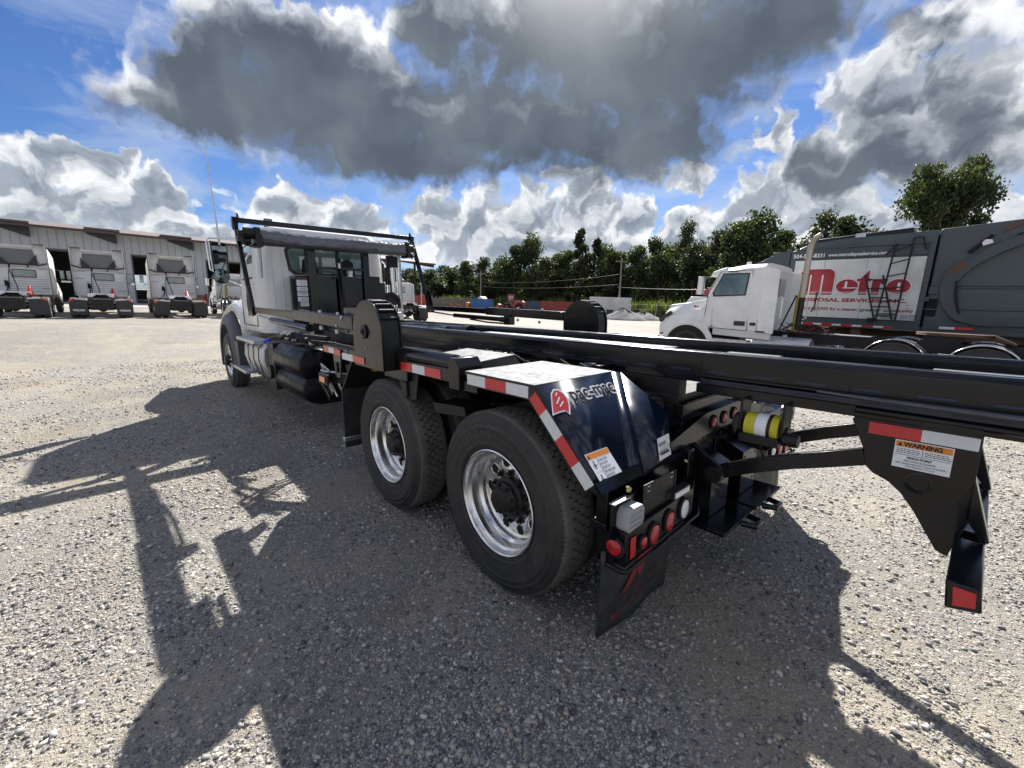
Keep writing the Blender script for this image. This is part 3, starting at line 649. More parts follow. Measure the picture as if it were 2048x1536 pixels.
# plates with holes, pivot towers, pedestals
for s in (1, -1):
    Y = lambda a, c_: (s*a, s*c_) if s > 0 else (s*c_, s*a)
    b = B(); b.box(-.74, -.66, *Y(.44, .50), .52, .84); b.box(-.70, -.55, *Y(.40, .62), .50, .83)
    b.prism([(-.60, .86), (-.68, .86), (-.865, .745), (-.875, .69), (-.83, .655), (-.62, .655)], 'y', s*.36, s*.385)
    b.obj('pivot_bracket', BLK, truck, bevel=.004)
    b = B(); b.tube((-.83, s*.345, .705), (-.83, s*.41, .705), .045, 24); b.tube((-.83, s*.34, .705), (-.83, s*.418, .705), .026, 20); b.obj('pivot_pin', BLK2, truck)
    b = B(); b.prism([(-.69, .42), (-.80, .42), (-.80, .70), (-.66, .76), (-.55, .76), (-.55, .42)], 'y', s*.10, s*.33)
    b.box(-.66, -.655, *Y(.02, .42), .52, .86)
    b.obj('pedestal', BLK, truck, bevel=.006)
    b = B()
    for (y, z) in ((.13, .66), (.21, .62), (.30, .66), (.14, .50), (.29, .49), (.22, .56)): b.disc((-.8015, s*y, z), .010 if y != .21 else .018, 'x', 14)
    for (y, z) in ((.08, .80), (.16, .82), (.10, .70), (.28, .80), (.20, .74)): b.disc((-.6615, s*y, z), .012, 'x', 14)
    b.obj('bolt_hole', RUBD, truck)
    # base plate with tow tongue
    b = B(); b.box(-.93, -.50, *Y(.02, .44), .395, .415); b.path([(-.93, s*.10, .40), (-1.0, s*.12, .40), (-1.0, s*.20, .40), (-.93, s*.22, .40)], .018, 8)
    b.obj('tow_plate', BLK, truck, bevel=.003)
    # lamp bumper: channel rising to the middle, bent inwards at the end
    b = B()
    b.hexa([(-.69, s*1.15, .475), (-.795, s*1.15, .475), (-.795, s*.54, .505), (-.60, s*.54, .505), (-.69, s*1.15, .635), (-.795, s*1.15, .635), (-.795, s*.54, .665), (-.60, s*.54, .665)])
    b.hexa([(-.62, s*.54, .505), (-.795, s*.54, .505), (-.74, s*.40, .54), (-.62, s*.40, .54), (-.62, s*.54, .665), (-.795, s*.54, .665), (-.74, s*.40, .72), (-.62, s*.40, .72)])
    b.obj('lamp_box', BLK, truck, bevel=.005)
    b = B(); b.path([(-.67, s*1.165, .49), (-.67, s*1.165, .462), (-.79, s*1.165, .462), (-.808, s*1.15, .462), (-.808, s*.50, .503), (-.76, s*.40, .53), (-.66, s*.36, .54)], .011, 10)
    b.box(-.75, -.66, *Y(1.15, 1.165), .47, .62); b.obj('guard_bar', BLK, truck)
    def oval(y, z, ry, rz_, m, tilt=0):
        b = B(); x = -.797
        def ring(k, xx): return [(xx, s*(y+ry*k*math.cos(a)), z+rz_*k*math.sin(a)) for a in [2*PI*j/28 for j in range(28)]]
        for (k0, x0, k1, x1, mm) in ((1.22, x, 1.22, x-.008, 0), (1.22, x-.008, 1.05, x-.012, 0), (1.05, x-.012, 1.0, x-.006, 0), (1.0, x-.006, .93, x-.014, 1), (.93, x-.014, .5, x-.019, 1), (.5, x-.019, .02, x-.020, 1)):
            r0, r1 = ring(k0, x0), ring(k1, x1); b.sheet([r0+[r0[0]], r1+[r1[0]]], mm)
        b.obj('tail_lamp' if m is LENS else 'reverse_lamp', [RUBD, m], truck)
    oval(1.023, .550, .027, .029, LENS); oval(.930, .554, .040, .050, LENS); oval(.790, .568, .040, .050, LENS); oval(.647, .584, .040, .050, LENSC)
    b = B(); b.box(-.803, -.796, *Y(1.080, 1.118), .505, .605); b.obj('reflector', REDT, truck, bevel=.003)
    b = B(); b.lathe([(.050, 0), (.050, .008), (.042, .012), (.039, .008)], o=(-.742, s*1.151, .555), ax='y', n=28, sgn=s); b.lathe([(.039, .008), (.034, .015), (.018, .019), (0, .020)], o=(-.742, s*1.151, .555), ax='y', n=28, sgn=s, m=1)
    b.obj('side_lamp', [RUBD, LENS], truck)
    # hanging flap and its holder
    b = B(); n_ = 9
    rows = []
    for k in range(8):
        z = .52-.44*k/7; rows.append([(-.705-.012*math.sin(k/7*2.2+s)+.01*math.sin(j*.9), s*(.60+.585*j/n_), z) for j in range(n_+1)])
    b.sheet(rows); o = b.obj('mud_flap', FLAP, truck, rec=False); sf = o.modifiers.new('thickness', 'SOLIDIFY'); sf.thickness = .012
    b = B()
    def fl(u, v): return (-.722-.012*math.sin((.52-v)/.44*2.2+s)+.004, s*u, v)
    cu_ = -1 if s > 0 else 1
    bird = [(.80, .50), (.70, .47), (.76, .43), (.83, .385), (.88, .33), (.905, .285), (.93, .335), (.97, .29), (1.06, .255), (.985, .335), (.945, .385), (.90, .44), (.86, .50)]
    b.add([fl(u, v) for u, v in bird], [list(range(len(bird)))], 0)
    write(b, 'BAY', fl(1.13, .155), (0, -s, .0), (0, 0, 1), .05, width=.075, m=0, lift=.004)
    rr = random.Random(5)
    for k in range(60):
        row = k % 2; u = 1.03-.35*rr.random(); v = .165+.055*(1-row)+.02*rr.random()+(1.05-u)*.03; h = .004+.018*rr.random(); w_ = .0025+.004*rr.random()
        b.add([fl(u, v), fl(u-w_, v), fl(u-w_, v+h), fl(u, v+h)], [(0, 1, 2, 3)], 0)
    b.obj('flap_print', mat('red_print_%d' % s, (.22, .018, .016), .6), truck, rec=False)
    b = B(); b.box(-.70, -.62, *Y(.52, 1.165), .60, .645); b.box(-.70, -.64, *Y(.50, 1.16), .645, .81) ; b.obj('flap_holder', BLK, truck, bevel=.004)
# licence plate panel, back-up alarm, work light, bulb
b = B(); b.box(-.772, -.769, .71, .99, .645, .80); b.box(-.775, -.74, .70, .71, .66, .80)
for y, z in ((.95, .775), (.745, .785), (.75, .675)):
    b.box(-.7745, -.7722, y-.010, y+.010, z-.014, z+.014, 1); b.box(-.7750, -.7746, y-.008, y+.010, z-.008, z+.008, 2)
b.obj('plate_holder', [BLK2, ALUD, RUBD], truck)
b = B(); b.hexa([(-.74, .90, .775), (-.82, .96, .655), (-.82, 1.07, .640), (-.72, 1.11, .65), (-.74, .92, .79), (-.82, .96, .79), (-.82, 1.07, .785), (-.72, 1.11, .78)]) if False else None
b = B()
b.prism([(1.145, .640), (1.045, .648), (1.030, .67), (1.030, .72), (1.045, .742), (1.135, .745), (1.155, .72), (1.158, .66)], 'x', -.805, -.745)
for z in (.66, .685, .712): b.box(-.811, -.805, 1.045, 1.135, z-.004, z+.004)
b.obj('backup_alarm', mat('alarm_grey', (.32, .34, .34), .55, var=.1, dirt=.3, bump=.002, bs=40), truck, bevel=.007, seg=3)
b = B(); b.box(-.765, -.735, 1.08, 1.20, .768, .775); b.obj('alarm_bracket', ALUD, truck, bevel=.002)
b = B(); b.box(-.745, -.735, 1.0, 1.19, .60, .768); b.obj('alarm_mount', BLK, truck, bevel=.002)
b = B(); b.box(-.80, -.76, .595, .755, .662, .70, 0); b.box(-.803, -.799, .605, .745, .667, .695, 1)
for k in range(6): b.disc((-.8035, .617+k*.0235, .681), .0085, 'x', 12, 2)
b.obj('led_bar', [DGRY, LENSC, CHR], truck)
b = B(); b.lathe([(0, .0), (.012, .002), (.016, .012), (.012, .022), (0, .026)], o=(-.735, 1.075, .80), ax='x', n=16, sgn=-1); b.lathe([(0, .0), (.010, .002), (.013, .012), (.010, .02), (0, .022)], o=(-.74, .56, .80), ax='x', n=16, sgn=-1); b.obj('grease_fitting', mat('brass', (.5, .42, .2), .25, metal=1), truck)

# rear bumper: plates, arms, cross bar
PL = [(-1.37, 1.12), (-1.421, 1.001), (-1.435, .932), (-1.462, .907), (-1.513, .886), (-1.556, .85), (-1.601, .791), (-1.684, .654), (-1.718, .642), (-1.735, .724), (-1.755, .80), (-1.75, .967), (-1.748, 1.142), (-1.70, 1.16), (-1.39, 1.16)]
for s in (1, -1):
    b = B(); b.prism(PL, 'y', s*.368, s*.382); b.prism([(x, z) for x, z in PL], 'y', s*.300, s*.314)
    b.obj('bumper_plate', BLK, truck, bevel=.002)
    b = B(); b.hexa([(-1.712, s*.30, .86), (-1.712, s*.382, .86), (-1.80, s*.382, .73), (-1.80, s*.30, .73), (-1.750, s*.30, .965), (-1.750, s*.382, .965), (-1.815, s*.382, .74), (-1.815, s*.30, .74)]) ; b.obj('gusset', BLK, truck, bevel=.003)
    b = B(); b.lathe([(.045, 0), (.045, .004), (.032, .006), (.030, .003), (0, .003)], o=(-1.604, s*.382, .907), n=28, sgn=s); b.obj('plate_pin', BLK, truck)
    A_ = [(-.83, .705), (-.94, .765), (-1.05, .815), (-1.16, .862), (-1.28, .905), (-1.43, .962)]
    b = B(); up_, lo_ = [], []
    for i, (x, z) in enumerate(A_):
        a, c_ = A_[max(i-1, 0)], A_[min(i+1, len(A_)-1)]; d_ = Vector((c_[0]-a[0], c_[1]-a[1])).normalized(); n_ = (d_.y, -d_.x) if False else (-d_.y, d_.x)
        up_.append((x+n_[0]*.036, z+n_[1]*.036)); lo_.append((x-n_[0]*.036, z-n_[1]*.036))
    b.prism(up_+lo_[::-1], 'y', s*.325, s*.362)
    for x, z in ((-1.10, .800), (-1.22, .852)): b.lathe([(.016, 0), (.016, .02), (0, .02)], o=(x, s*.345, z), ax='z', n=10, sgn=-1)
    b.obj('bumper_arm', BLK, truck, bevel=.004)
    # bar stub with reflector end
    b = B(); b.prism([(-1.725, .735), (-1.805, .735), (-1.815, .66), (-1.735, .64)], 'y', s*.383, s*.775) if s > 0 else b.prism([(-1.725, .735), (-1.805, .735), (-1.815, .66), (-1.735, .64)], 'y', -.775, -.383)
    b.obj('bumper_bar', BLK, truck, bevel=.005)
    b = B(); b.prism([(-1.744, .722), (-1.795, .722), (-1.800, .672), (-1.750, .657)], 'y', s*.7755, s*.7775); b.obj('end_reflector', REDT, truck, bevel=.004)
b = B(); b.box(-1.81, -1.73, -.30, .30, .645, .735); b.obj('bumper_bar', BLK, truck, bevel=.005)
b = B(); tapes(b, (-1.428, .3825, 1.073), (-1.742, .3825, 1.073), (0, 0, 1), .048, [.16, .154], (0, 1, 0), lift=.002); b.obj('reflective_tape', [REDT, WHTT], truck)
sticker('pinch_sticker', (-1.516, .3832, .956), (-1, 0, 0), (0, 0, 1), .167, .112, orange=.24, lines=0, pict=False, head='WARNING', n=(0, 1, 0))
b = B(); o = Vector((-1.516, .3862, .956)); ex_, ey_ = (-1, 0, 0), (0, 0, 1)
write(b, 'PINCH POINT', o+Vector((-.042, 0, .040)), ex_, ey_, .013, width=.072, bold=.0004)
write(b, 'MECHANICAL BUMPER', o+Vector((-.034, 0, .028)), ex_, ey_, .010, width=.092)
write(b, 'KEEP HANDS AND BODY CLEAR OF BUMPER', o+Vector((-.010, 0, .017)), ex_, ey_, .009, width=.145)
write(b, 'WHEN OPERATING THE HOIST', o+Vector((-.040, 0, .007)), ex_, ey_, .008, width=.085)
for (x0, z0, x1, z1) in ((.004, .054, .163, .0552), (.083, .054, .0845, .084)): b.add([o+Vector((-x0, 0, z0)), o+Vector((-x1, 0, z0)), o+Vector((-x1, 0, z1)), o+Vector((-x0, 0, z1))], [(0, 1, 2, 3)])
rnd = random.Random(3)
for c0 in (.008, .090):
    for k in range(3):
        u = c0
        while u < c0+.066:
            l_ = rnd.uniform(.004, .012); z = .076-k*.007; b.add([o+Vector((-u, 0, z)), o+Vector((-u-l_, 0, z)), o+Vector((-u-l_, 0, z+.0025)), o+Vector((-u, 0, z+.0025))], [(0, 1, 2, 3)]); u += l_+.003
b.obj('sticker_print', LBK, truck, rec=False)

# strap winch under the rail
wy = .40
b = B()
for x in (-.955, -1.135): b.prism([(wy+.055, 1.15), (wy-.055, 1.15), (wy-.06, 1.0), (wy-.03, .955), (wy+.03, .955), (wy+.06, 1.0)], 'x', x-.006, x+.006)
b.tube((-.94, wy, 1.01), (-1.15, wy, 1.01), .024, 14); b.box(-1.13, -.96, wy+.02, wy+.075, .945, .985); b.tube((-1.14, wy+.03, .985), (-1.20, wy+.03, .985), .030, 16); b.lathe([(.058, 0), (.058, .012), (.0, .012)], o=(-.93, wy, 1.01), ax='x', n=14)
b.obj('strap_winch', BLK2, truck, bevel=.002)
b = B(); b.lathe([(.03, 0), (.062, 0), (.062, .145), (.03, .145)], o=(-1.118, wy, 1.018), ax='x', n=32, m=0)
b.obj('strap_spool', YEL, truck)
b = B(); b.lathe([(.063, .0), (.0635, .001), (.0635, .048), (.063, .049)], o=(-1.07, wy, 1.018), ax='x', n=32, m=0); b.lathe([(.064, 0), (.0645, .001), (.0645, .013), (.064, .014)], o=(-1.087, wy, 1.018), ax='x', n=32, m=1); b.obj('spool_label', [LBL, BLK2], truck)
b = B(); b.lathe([(0, 0), (.03, 0), (.034, .01), (.034, .045), (0, .045)], o=(-1.08, wy-.12, 1.08), ax='x', n=20, sgn=-1, m=0); b.disc((-1.1255, wy-.12, 1.08), .010, 'x', 12, 1); b.obj('winch_roller', [ALUD, RUBD], truck)

# hydraulic motor, valves and hoses at the rear axle
b = B(); b.tube((-.30, .47, 1.06), (-.52, .53, 1.05), .068, 26); b.tube((-.52, .53, 1.05), (-.56, .54, 1.05), .055, 26); b.tube((-.56, .54, 1.05), (-.575, .545, 1.05), .036, 20)
b.box(-.35, -.2, .42, .52, 1.03, 1.16); b.obj('hydraulic_motor', BLK2, truck, bevel=.003)
b = B()
rnd = random.Random(11)
for k in range(9):
    y = .46+.03*rnd.random(); x0 = 1.35-.16*k; z0 = 1.12+.05*rnd.random()
    b.path([(x0, .45, z0), (x0-.1, .52+.05*rnd.random(), z0+.07), (x0-.22, .50+.06*rnd.random(), z0+.02), (x0-.35, .45, z0-.04)], .011, 8)
for k in range(5):
    y = .48+.04*k; b.path([(-.45, y, 1.06), (-.55, y-.05, 1.0), (-.60, .35, .96), (-.62, .1, .98)], .010, 8)
b.obj('hydraulic_hose', RUBD, truck)
b = B(); b.path([(-1.0, .36, .94), (-1.03, .37, .90), (-1.05, .36, .84), (-1.06, .30, .80)], .005, 6); b.obj('strap_tail', RUBD, truck)
b = B()
for x in (1.05, .88, -.02): b.tube((x, .47, 1.19), (x-.1, .50, 1.19), .045, 18); b.box(x-.16, x-.11, .44, .54, 1.13, 1.23)
b.obj('valve', BLK, truck, bevel=.003)
# --- tarp gantry across the back of the cab
b = B(); b.beam((5.385, -1.37, 2.70), (5.385, 1.37, 2.70), .055, .065)
for y in (1.30, -1.30): b.prism([(5.30, 2.70), (5.34, 2.79), (5.36, 2.79), (5.40, 2.70)], 'y', y-.01, y+.01)
b.obj('gantry_crossbar', BLK, truck, bevel=.006)
# rolled tarp hanging from its housing
n_ = 40; rows = []; rnd = random.Random(2)
prof = [(5.24, 2.365), (5.14, 2.37), (5.10, 2.40), (5.095, 2.435)]
b = B()
b.prism([(5.28, 2.375), (5.13, 2.375), (5.10, 2.40), (5.10, 2.455), (5.28, 2.455)], 'y', -1.10, 1.14)
b.obj('tarp_housing', TARPD, truck, bevel=.008)
b = B()
for j in range(n_+1):
    y = -1.06+2.14*j/n_; row = []
    for k in range(15):
        a = PI*(-.12+1.2*k/14)
        r_ = .102+.005*math.sin(y*5+k*.5)+.003*math.sin(y*17+k*1.1)+.002*math.sin(y*37-k)
        sag = .012*math.sin(PI*j/n_)
        row.append((5.20-r_*1.05*math.cos(a), y, 2.465-sag+r_*1.15*math.sin(a)))
    rows.append(row)
b.sheet(rows, 0)
for yy in (-1.06, 1.08): b.lathe([(0, 0), (.10, 0), (.10, .03), (0, .03)], o=(5.20, yy-.015, 2.49), n=20, m=0)
tm = mat('silver_wrapped_tarp', (.085, .09, .105), .32, var=.25, bump=.022, bs=9, scale=3, coat=.5, rvar=.12)
o = b.obj('rolled_tarp', tm, truck, rec=True)
for y0_, y1_ in ((1.08, 1.16), (-1.16, -1.10)):
    b = B(); b.prism([(5.33, 2.34), (5.08, 2.34), (5.08, 2.46), (5.14, 2.60), (5.26, 2.60), (5.33, 2.5)], 'y', y0_, y1_); b.obj('tarp_end_plate', BLK2, truck, bevel=.004)
b = B(); b.tube((5.2, 1.16, 2.52), (5.2, 1.28, 2.52), .075, 20); b.tube((5.2, 1.28, 2.50), (5.2, 1.35, 2.50), .05, 16); b.box(5.12, 5.28, 1.30, 1.36, 2.40, 2.47); b.tube((5.2, 1.2, 2.41), (5.2, 1.32, 2.41), .045, 16)
b.path([(5.15, 1.33, 2.42), (5.1, 1.30, 2.36), (5.12, 1.22, 2.34), (5.15, 1.16, 2.38)], .012, 8)
b.obj('tarp_motor', BLK2, truck)
b = B(); b.tube((5.2, -1.16, 2.50), (5.2, -1.25, 2.50), .065, 20); b.tube((5.2, -1.24, 2.50), (5.2, -1.30, 2.50), .03, 12); b.tube((5.12, -1.17, 2.38), (5.12, -1.21, 2.36), .04, 14)
b.obj('tarp_bearing', BLK2, truck)
b = B(); b.tube((5.2, 1.16, 2.36), (5.2, 1.22, 2.36), .02, 10); b.box(5.18, 5.22, 1.18, 1.21, 2.33, 2.44); b.box(5.18, 5.22, 1.10, 1.26, 2.37, 2.385); b.obj('motor_bracket', ALUD, truck, bevel=.003)

# --- headboard mast behind the cab
b = B()
for y0, y1 in ((.33, .46), (-.52, -.42)): b.box(5.34, 5.44, y0, y1, 1.10, 2.42)
b.box(5.30, 5.36, .40, .455, 1.3, 2.42); b.box(5.34, 5.42, -.04, .0, 1.35, 2.42)
b.box(5.34, 5.44, -.42, .33, 2.10, 2.14); b.box(5.30, 5.44, -.55, .46, 1.30, 1.40)
b.box(5.36, 5.46, -.70, -.52, 1.15, 2.02); b.box(5.38, 5.46, -.80, -.70, 1.15, 1.92); b.box(5.36, 5.46, .46, .64, 1.15, 1.98)
b.obj('mast_frame', BLK, truck, bevel=.005)
b = B(); b.box(5.40, 5.43, -.42, -.01, 1.38, 2.00); b.box(5.40, 5.43, .02, .33, 1.38, 2.00); b.box(5.50, 5.90, -.60, .60, 1.20, 2.00)
b.obj('oil_tank', BLK, truck, bevel=.006)
b = B(); b.beam((5.30, -.02, 2.28), (5.30, -.075, 1.35), .035, .03); b.beam((5.29, .045, 2.3), (5.29, .03, 1.95), .012, .012); b.obj('mast_strut', BLK2, truck)
b = B(); b.tube((5.42, -.22, 2.00), (5.42, -.22, 2.05), .04, 14); b.tube((5.42, -.22, 2.05), (5.42, -.22, 2.13), .048, 16); b.tube((5.30, -.01, 2.12), (5.30, -.01, 2.20), .02, 10); b.obj('filler_cap', LBL, truck, bevel=.004)
b = B()
for i, (z0, z1) in enumerate(((1.84, 1.94), (1.76, 1.825), (1.69, 1.745), (1.61, 1.675), (1.54, 1.60))):
    b.box(5.352, 5.3545, .475, .625-(.03 if i == 4 else 0), z0, z1, 0)
    for k in range(4): b.box(5.350, 5.3518, .49, .61-.03*(k % 2), z0+.012+k*(z1-z0)*.2, z0+.018+k*(z1-z0)*.2, 2)
b.box(5.350, 5.3518, .475, .625, 1.925, 1.94, 1)
b.box(5.40, 5.403, .645, .68, 1.40, 1.75, 0)
b.obj('decal_column', [LBL, LRED, LBG], truck, rec=False)
b = B(); b.box(5.395, 5.40, .64, .69, 1.30, 1.95); b.obj('decal_post', BLK2, truck)

# --- cab
CX0, CX1, CZ0, CZ1, CW = 5.80, 7.25, 1.12, 2.74, 1.04
def rrect(hw, x0, x1, r0, z, r1=.12):
    pts = []
    for (cx_, cy_, a0, rr) in ((x0+r0, hw-r0, 90, r0), (x0+r0, -hw+r0, 180, r0), (x1-r1, -hw+r1, 270, r1), (x1-r1, hw-r1, 0, r1)):
        for k in range(9):
            a = R(a0+90*k/8); pts.append((cx_+rr*math.cos(a), cy_+rr*math.sin(a), z))
    return pts
b = B(); levels = [(1.12, 1.0, 0), (1.20, 1.03, 0), (1.6, 1.04, 0), (2.0, 1.035, 0), (2.4, 1.0, .0), (2.62, .97, .02), (2.72, .90, .06), (2.77, .72, .16), (2.785, .4, .3)]
rings = [rrect(hw, CX0+dx, CX1+.02-dx*2-(z-1.9)*.35*(z > 1.9), .20, z) for z, hw, dx in levels]
k0 = len(b.v); n_ = len(rings[0])
for r_ in rings: b.v += r_
for i in range(len(rings)-1):
    for j in range(n_):
        b.f.append([i*n_+j, i*n_+(j+1) % n_, (i+1)*n_+(j+1) % n_, (i+1)*n_+j]); b.m.append(0); b.sm.append(True)
b.f.append(list(range((len(rings)-1)*n_, len(rings)*n_))); b.m.append(0); b.sm.append(True)
b.f.append(list(range(n_))[::-1]); b.m.append(0); b.sm.append(False)
b.obj('cab', WHT, truck)
b = B()
for y in (-.95, -.78, .70, .84): b.box(5.793, 5.80, y-.006, y+.006, 1.2, 2.6)
b.obj('cab_rib', WHT, truck, bevel=.003)
b = B(); wp = [(-.64, 2.08), (-.58, 2.03), (.52, 2.03), (.60, 2.09), (.64, 2.40), (.60, 2.45), (-.60, 2.45), (-.64, 2.40)]
b.prism(wp, 'x', 5.785, 5.81, 0)
b.prism([(y*.93, 2.24+(z-2.24)*.88) for y, z in wp], 'x', 5.780, 5.7845, 1)
b.obj('rear_window', [DGRY, GLSG], truck, bevel=.004)
b = B(); b.box(5.774, 5.779, -.42, -.10, 2.395, 2.412); b.box(5.774, 5.779, .02, .40, 2.395, 2.405); b.box(5.774, 5.779, .18, .36, 2.33, 2.342); b.obj('window_glint', CHR, truck) if False else None
for y0, y1 in ((-.45, -.2), (.15, .42)):
    b = B(); b.prism([(y0, 2.06), (y1, 2.06), (y1-.03, 2.26), (y1-.1, 2.30), (y0+.1, 2.30), (y0+.03, 2.26)], 'x', 5.775, 5.7795); b.obj('seat_back', DARKIN, truck)
for s in (1, -1):
    b = B(); dp = [(6.12, 1.22), (6.10, 2.50), (6.82, 2.50), (7.12, 1.98), (7.12, 1.22)]
    wpn = [(6.18, 1.96), (6.18, 2.46), (6.78, 2.46), (7.02, 2.02), (7.0, 1.96)]
    def on(p, off): # follow the cab side's lean
        x, z = p; hw = 1.04 if z < 1.9 else 1.04-(z-1.9)*.085
        return (x, s*(hw+off), z)
    b.add([on(p_, .003) for p_ in wpn], [list(range(5))], 0); b.obj('side_window', GLS, truck)
    b = B(); 
    for a_, c_ in zip(dp, dp[1:]+dp[:1]): b.path([on(a_, .001), on(c_, .001)], .006, 6)
    b.obj('door_seam', DGRY, truck)
    b = B(); b.path([(5.98, s*1.05, 2.34), (5.98, s*1.10, 2.30), (5.98, s*1.145, 2.22), (5.98, s*1.145, 1.50), (5.98, s*1.07, 1.42)], .014, 10); b.path([(6.05, s*1.04, 1.86), (6.25, s*1.07, 1.86), (6.3, s*1.05, 1.86)], .014, 8); b.obj('grab_handle', CHR if s > 0 else CHR, truck)
    b = B(); b.tube((5.74, s*1.09, 1.98), (5.74, s*1.09, 2.46), .022, 12) if s > 0 else None
    # mirror on chrome bracket
    b = B(); b.path([(6.7, s*.98, 2.62), (6.9, s*1.20, 2.63), (6.98, s*1.44, 2.62), (6.98, s*1.475, 2.57), (6.98, s*1.465, 2.13), (6.98, s*1.41, 2.09), (6.98, s*1.38, 1.98)], .013, 10)
    b.path([(6.98, s*1.28, 1.99), (6.9, s*1.12, 1.90), (6.8, s*1.03, 1.86)], .012, 8); b.path([(6.97, s*1.44, 2.56), (6.97, s*1.43, 2.12)], .012, 8)
    b.obj('mirror_bracket', CHR, truck)
    b = B(); b.prism([(s*1.19, 2.56), (s*1.43, 2.58), (s*1.42, 2.11), (s*1.20, 2.09)], 'x', 6.97, 7.04, 0); b.prism([(s*1.205, 2.545), (s*1.415, 2.565), (s*1.405, 2.125), (s*1.215, 2.105)], 'x', 6.962, 6.969, 1)
    b.obj('side_mirror', [DGRY, MIR], truck, bevel=.004)
    b = B(); b.lathe([(0, .04), (.08, .02), (.115, 0), (.122, -.01), (.110, -.012)], o=(6.955, s*1.33, 2.02), ax='x', n=28, m=0); b.lathe([(.110, -.012), (.07, -.022), (0, -.026)], o=(6.955, s*1.33, 2.02), ax='x', n=28, m=1); b.obj('round_mirror', [DGRY, MIR], truck)
b = B(); b.tube((5.70, 1.0, 2.46), (5.70, 1.02, 1.96), .03, 16); b.obj('grab_tube' if False else 'air_pipe', ALUD, truck)
# roof gear and antenna
b = B(); b.prism([(.78, 2.76), (.66, 2.76), (.66, 2.90), (.78, 2.90)], 'x', 6.2, 6.24); b.obj('roof_beacon_shield', TARP, truck, bevel=.006)
b = B(); b.tube((6.4, .12, 2.78), (6.4, .12, 2.83), .06, 16); b.tube((6.4, .12, 2.83), (6.4, .12, 2.89), .03, 12); b.obj('roof_beacon', BLK2, truck)
b = B(); b.path([(6.95, 1.30, 2.61), (6.95, 1.305, 3.0), (6.93, 1.32, 3.5), (6.9, 1.33, 4.13)], [.014, .011, .009, .007], 8, 0); b.tube((6.95, 1.30, 2.52), (6.95, 1.30, 2.62), .016, 10, 0); b.obj('antenna', ALUD, truck)
# exhaust stack and air cleaner on the right
b = B(); b.tube((5.62, -1.06, 1.3), (5.62, -1.06, 3.0 if False else 2.50), .055, 20); b.obj('exhaust_stack', ALU, truck)
sh = mat('perforated_shield', (.75, .75, .75), .25, metal=1)
t_ = sh.node_tree; g_ = N(t_); oo = g_.add('ShaderNodeTexCoord').outputs['Object']; v_ = g_.add('ShaderNodeTexVoronoi', {'Vector': oo, 'Scale': 45., 'Randomness': 0.}).outputs[0]
bs_ = t_.nodes['Principled BSDF']; base = bs_.inputs['Base Color'].links[0].from_socket
g_._in(bs_.inputs['Base Color'], g_.mix(g_.mr(v_, .30, .36), (.01, .01, .01, 1), base)); g_._in(bs_.inputs['Metallic'], g_.mr(v_, .30, .36))
b = B(); b.tube((5.60, -1.185, 1.15), (5.60, -1.185, 2.45), .045, 20, 0); b.obj('heat_shield', sh, truck)
b = B(); b.box(5.55, 5.62, -1.13, -.95, 2.20, 2.40); b.box(5.6, 5.66, -1.0, -.94, 1.9, 2.2); b.box(5.50, 5.75, -1.10, -.85, 1.55, 1.72); b.path([(5.5, -.85, 1.72), (5.5, -1.0, 1.74), (5.5, -1.1, 1.66), (5.55, -1.14, 1.5)], .035, 10)
b.obj('exhaust_bracket', BLK2, truck, bevel=.004)
b = B(); b.box(5.40, 5.75, -1.10, -.88, 1.05, 1.42); b.box(5.45, 5.6, -.92, -.80, 1.42, 1.52); b.obj('filter_box', WHTD, truck, bevel=.01)
b = B(); b.tube((5.2, -.86, 1.20), (5.2, -.86, 1.33), .05, 14, 0, r2=.085); b.tube((5.2, -.86, 1.33), (5.2, -.86, 1.345), .095, 14); b.obj('funnel', BLK2, truck)
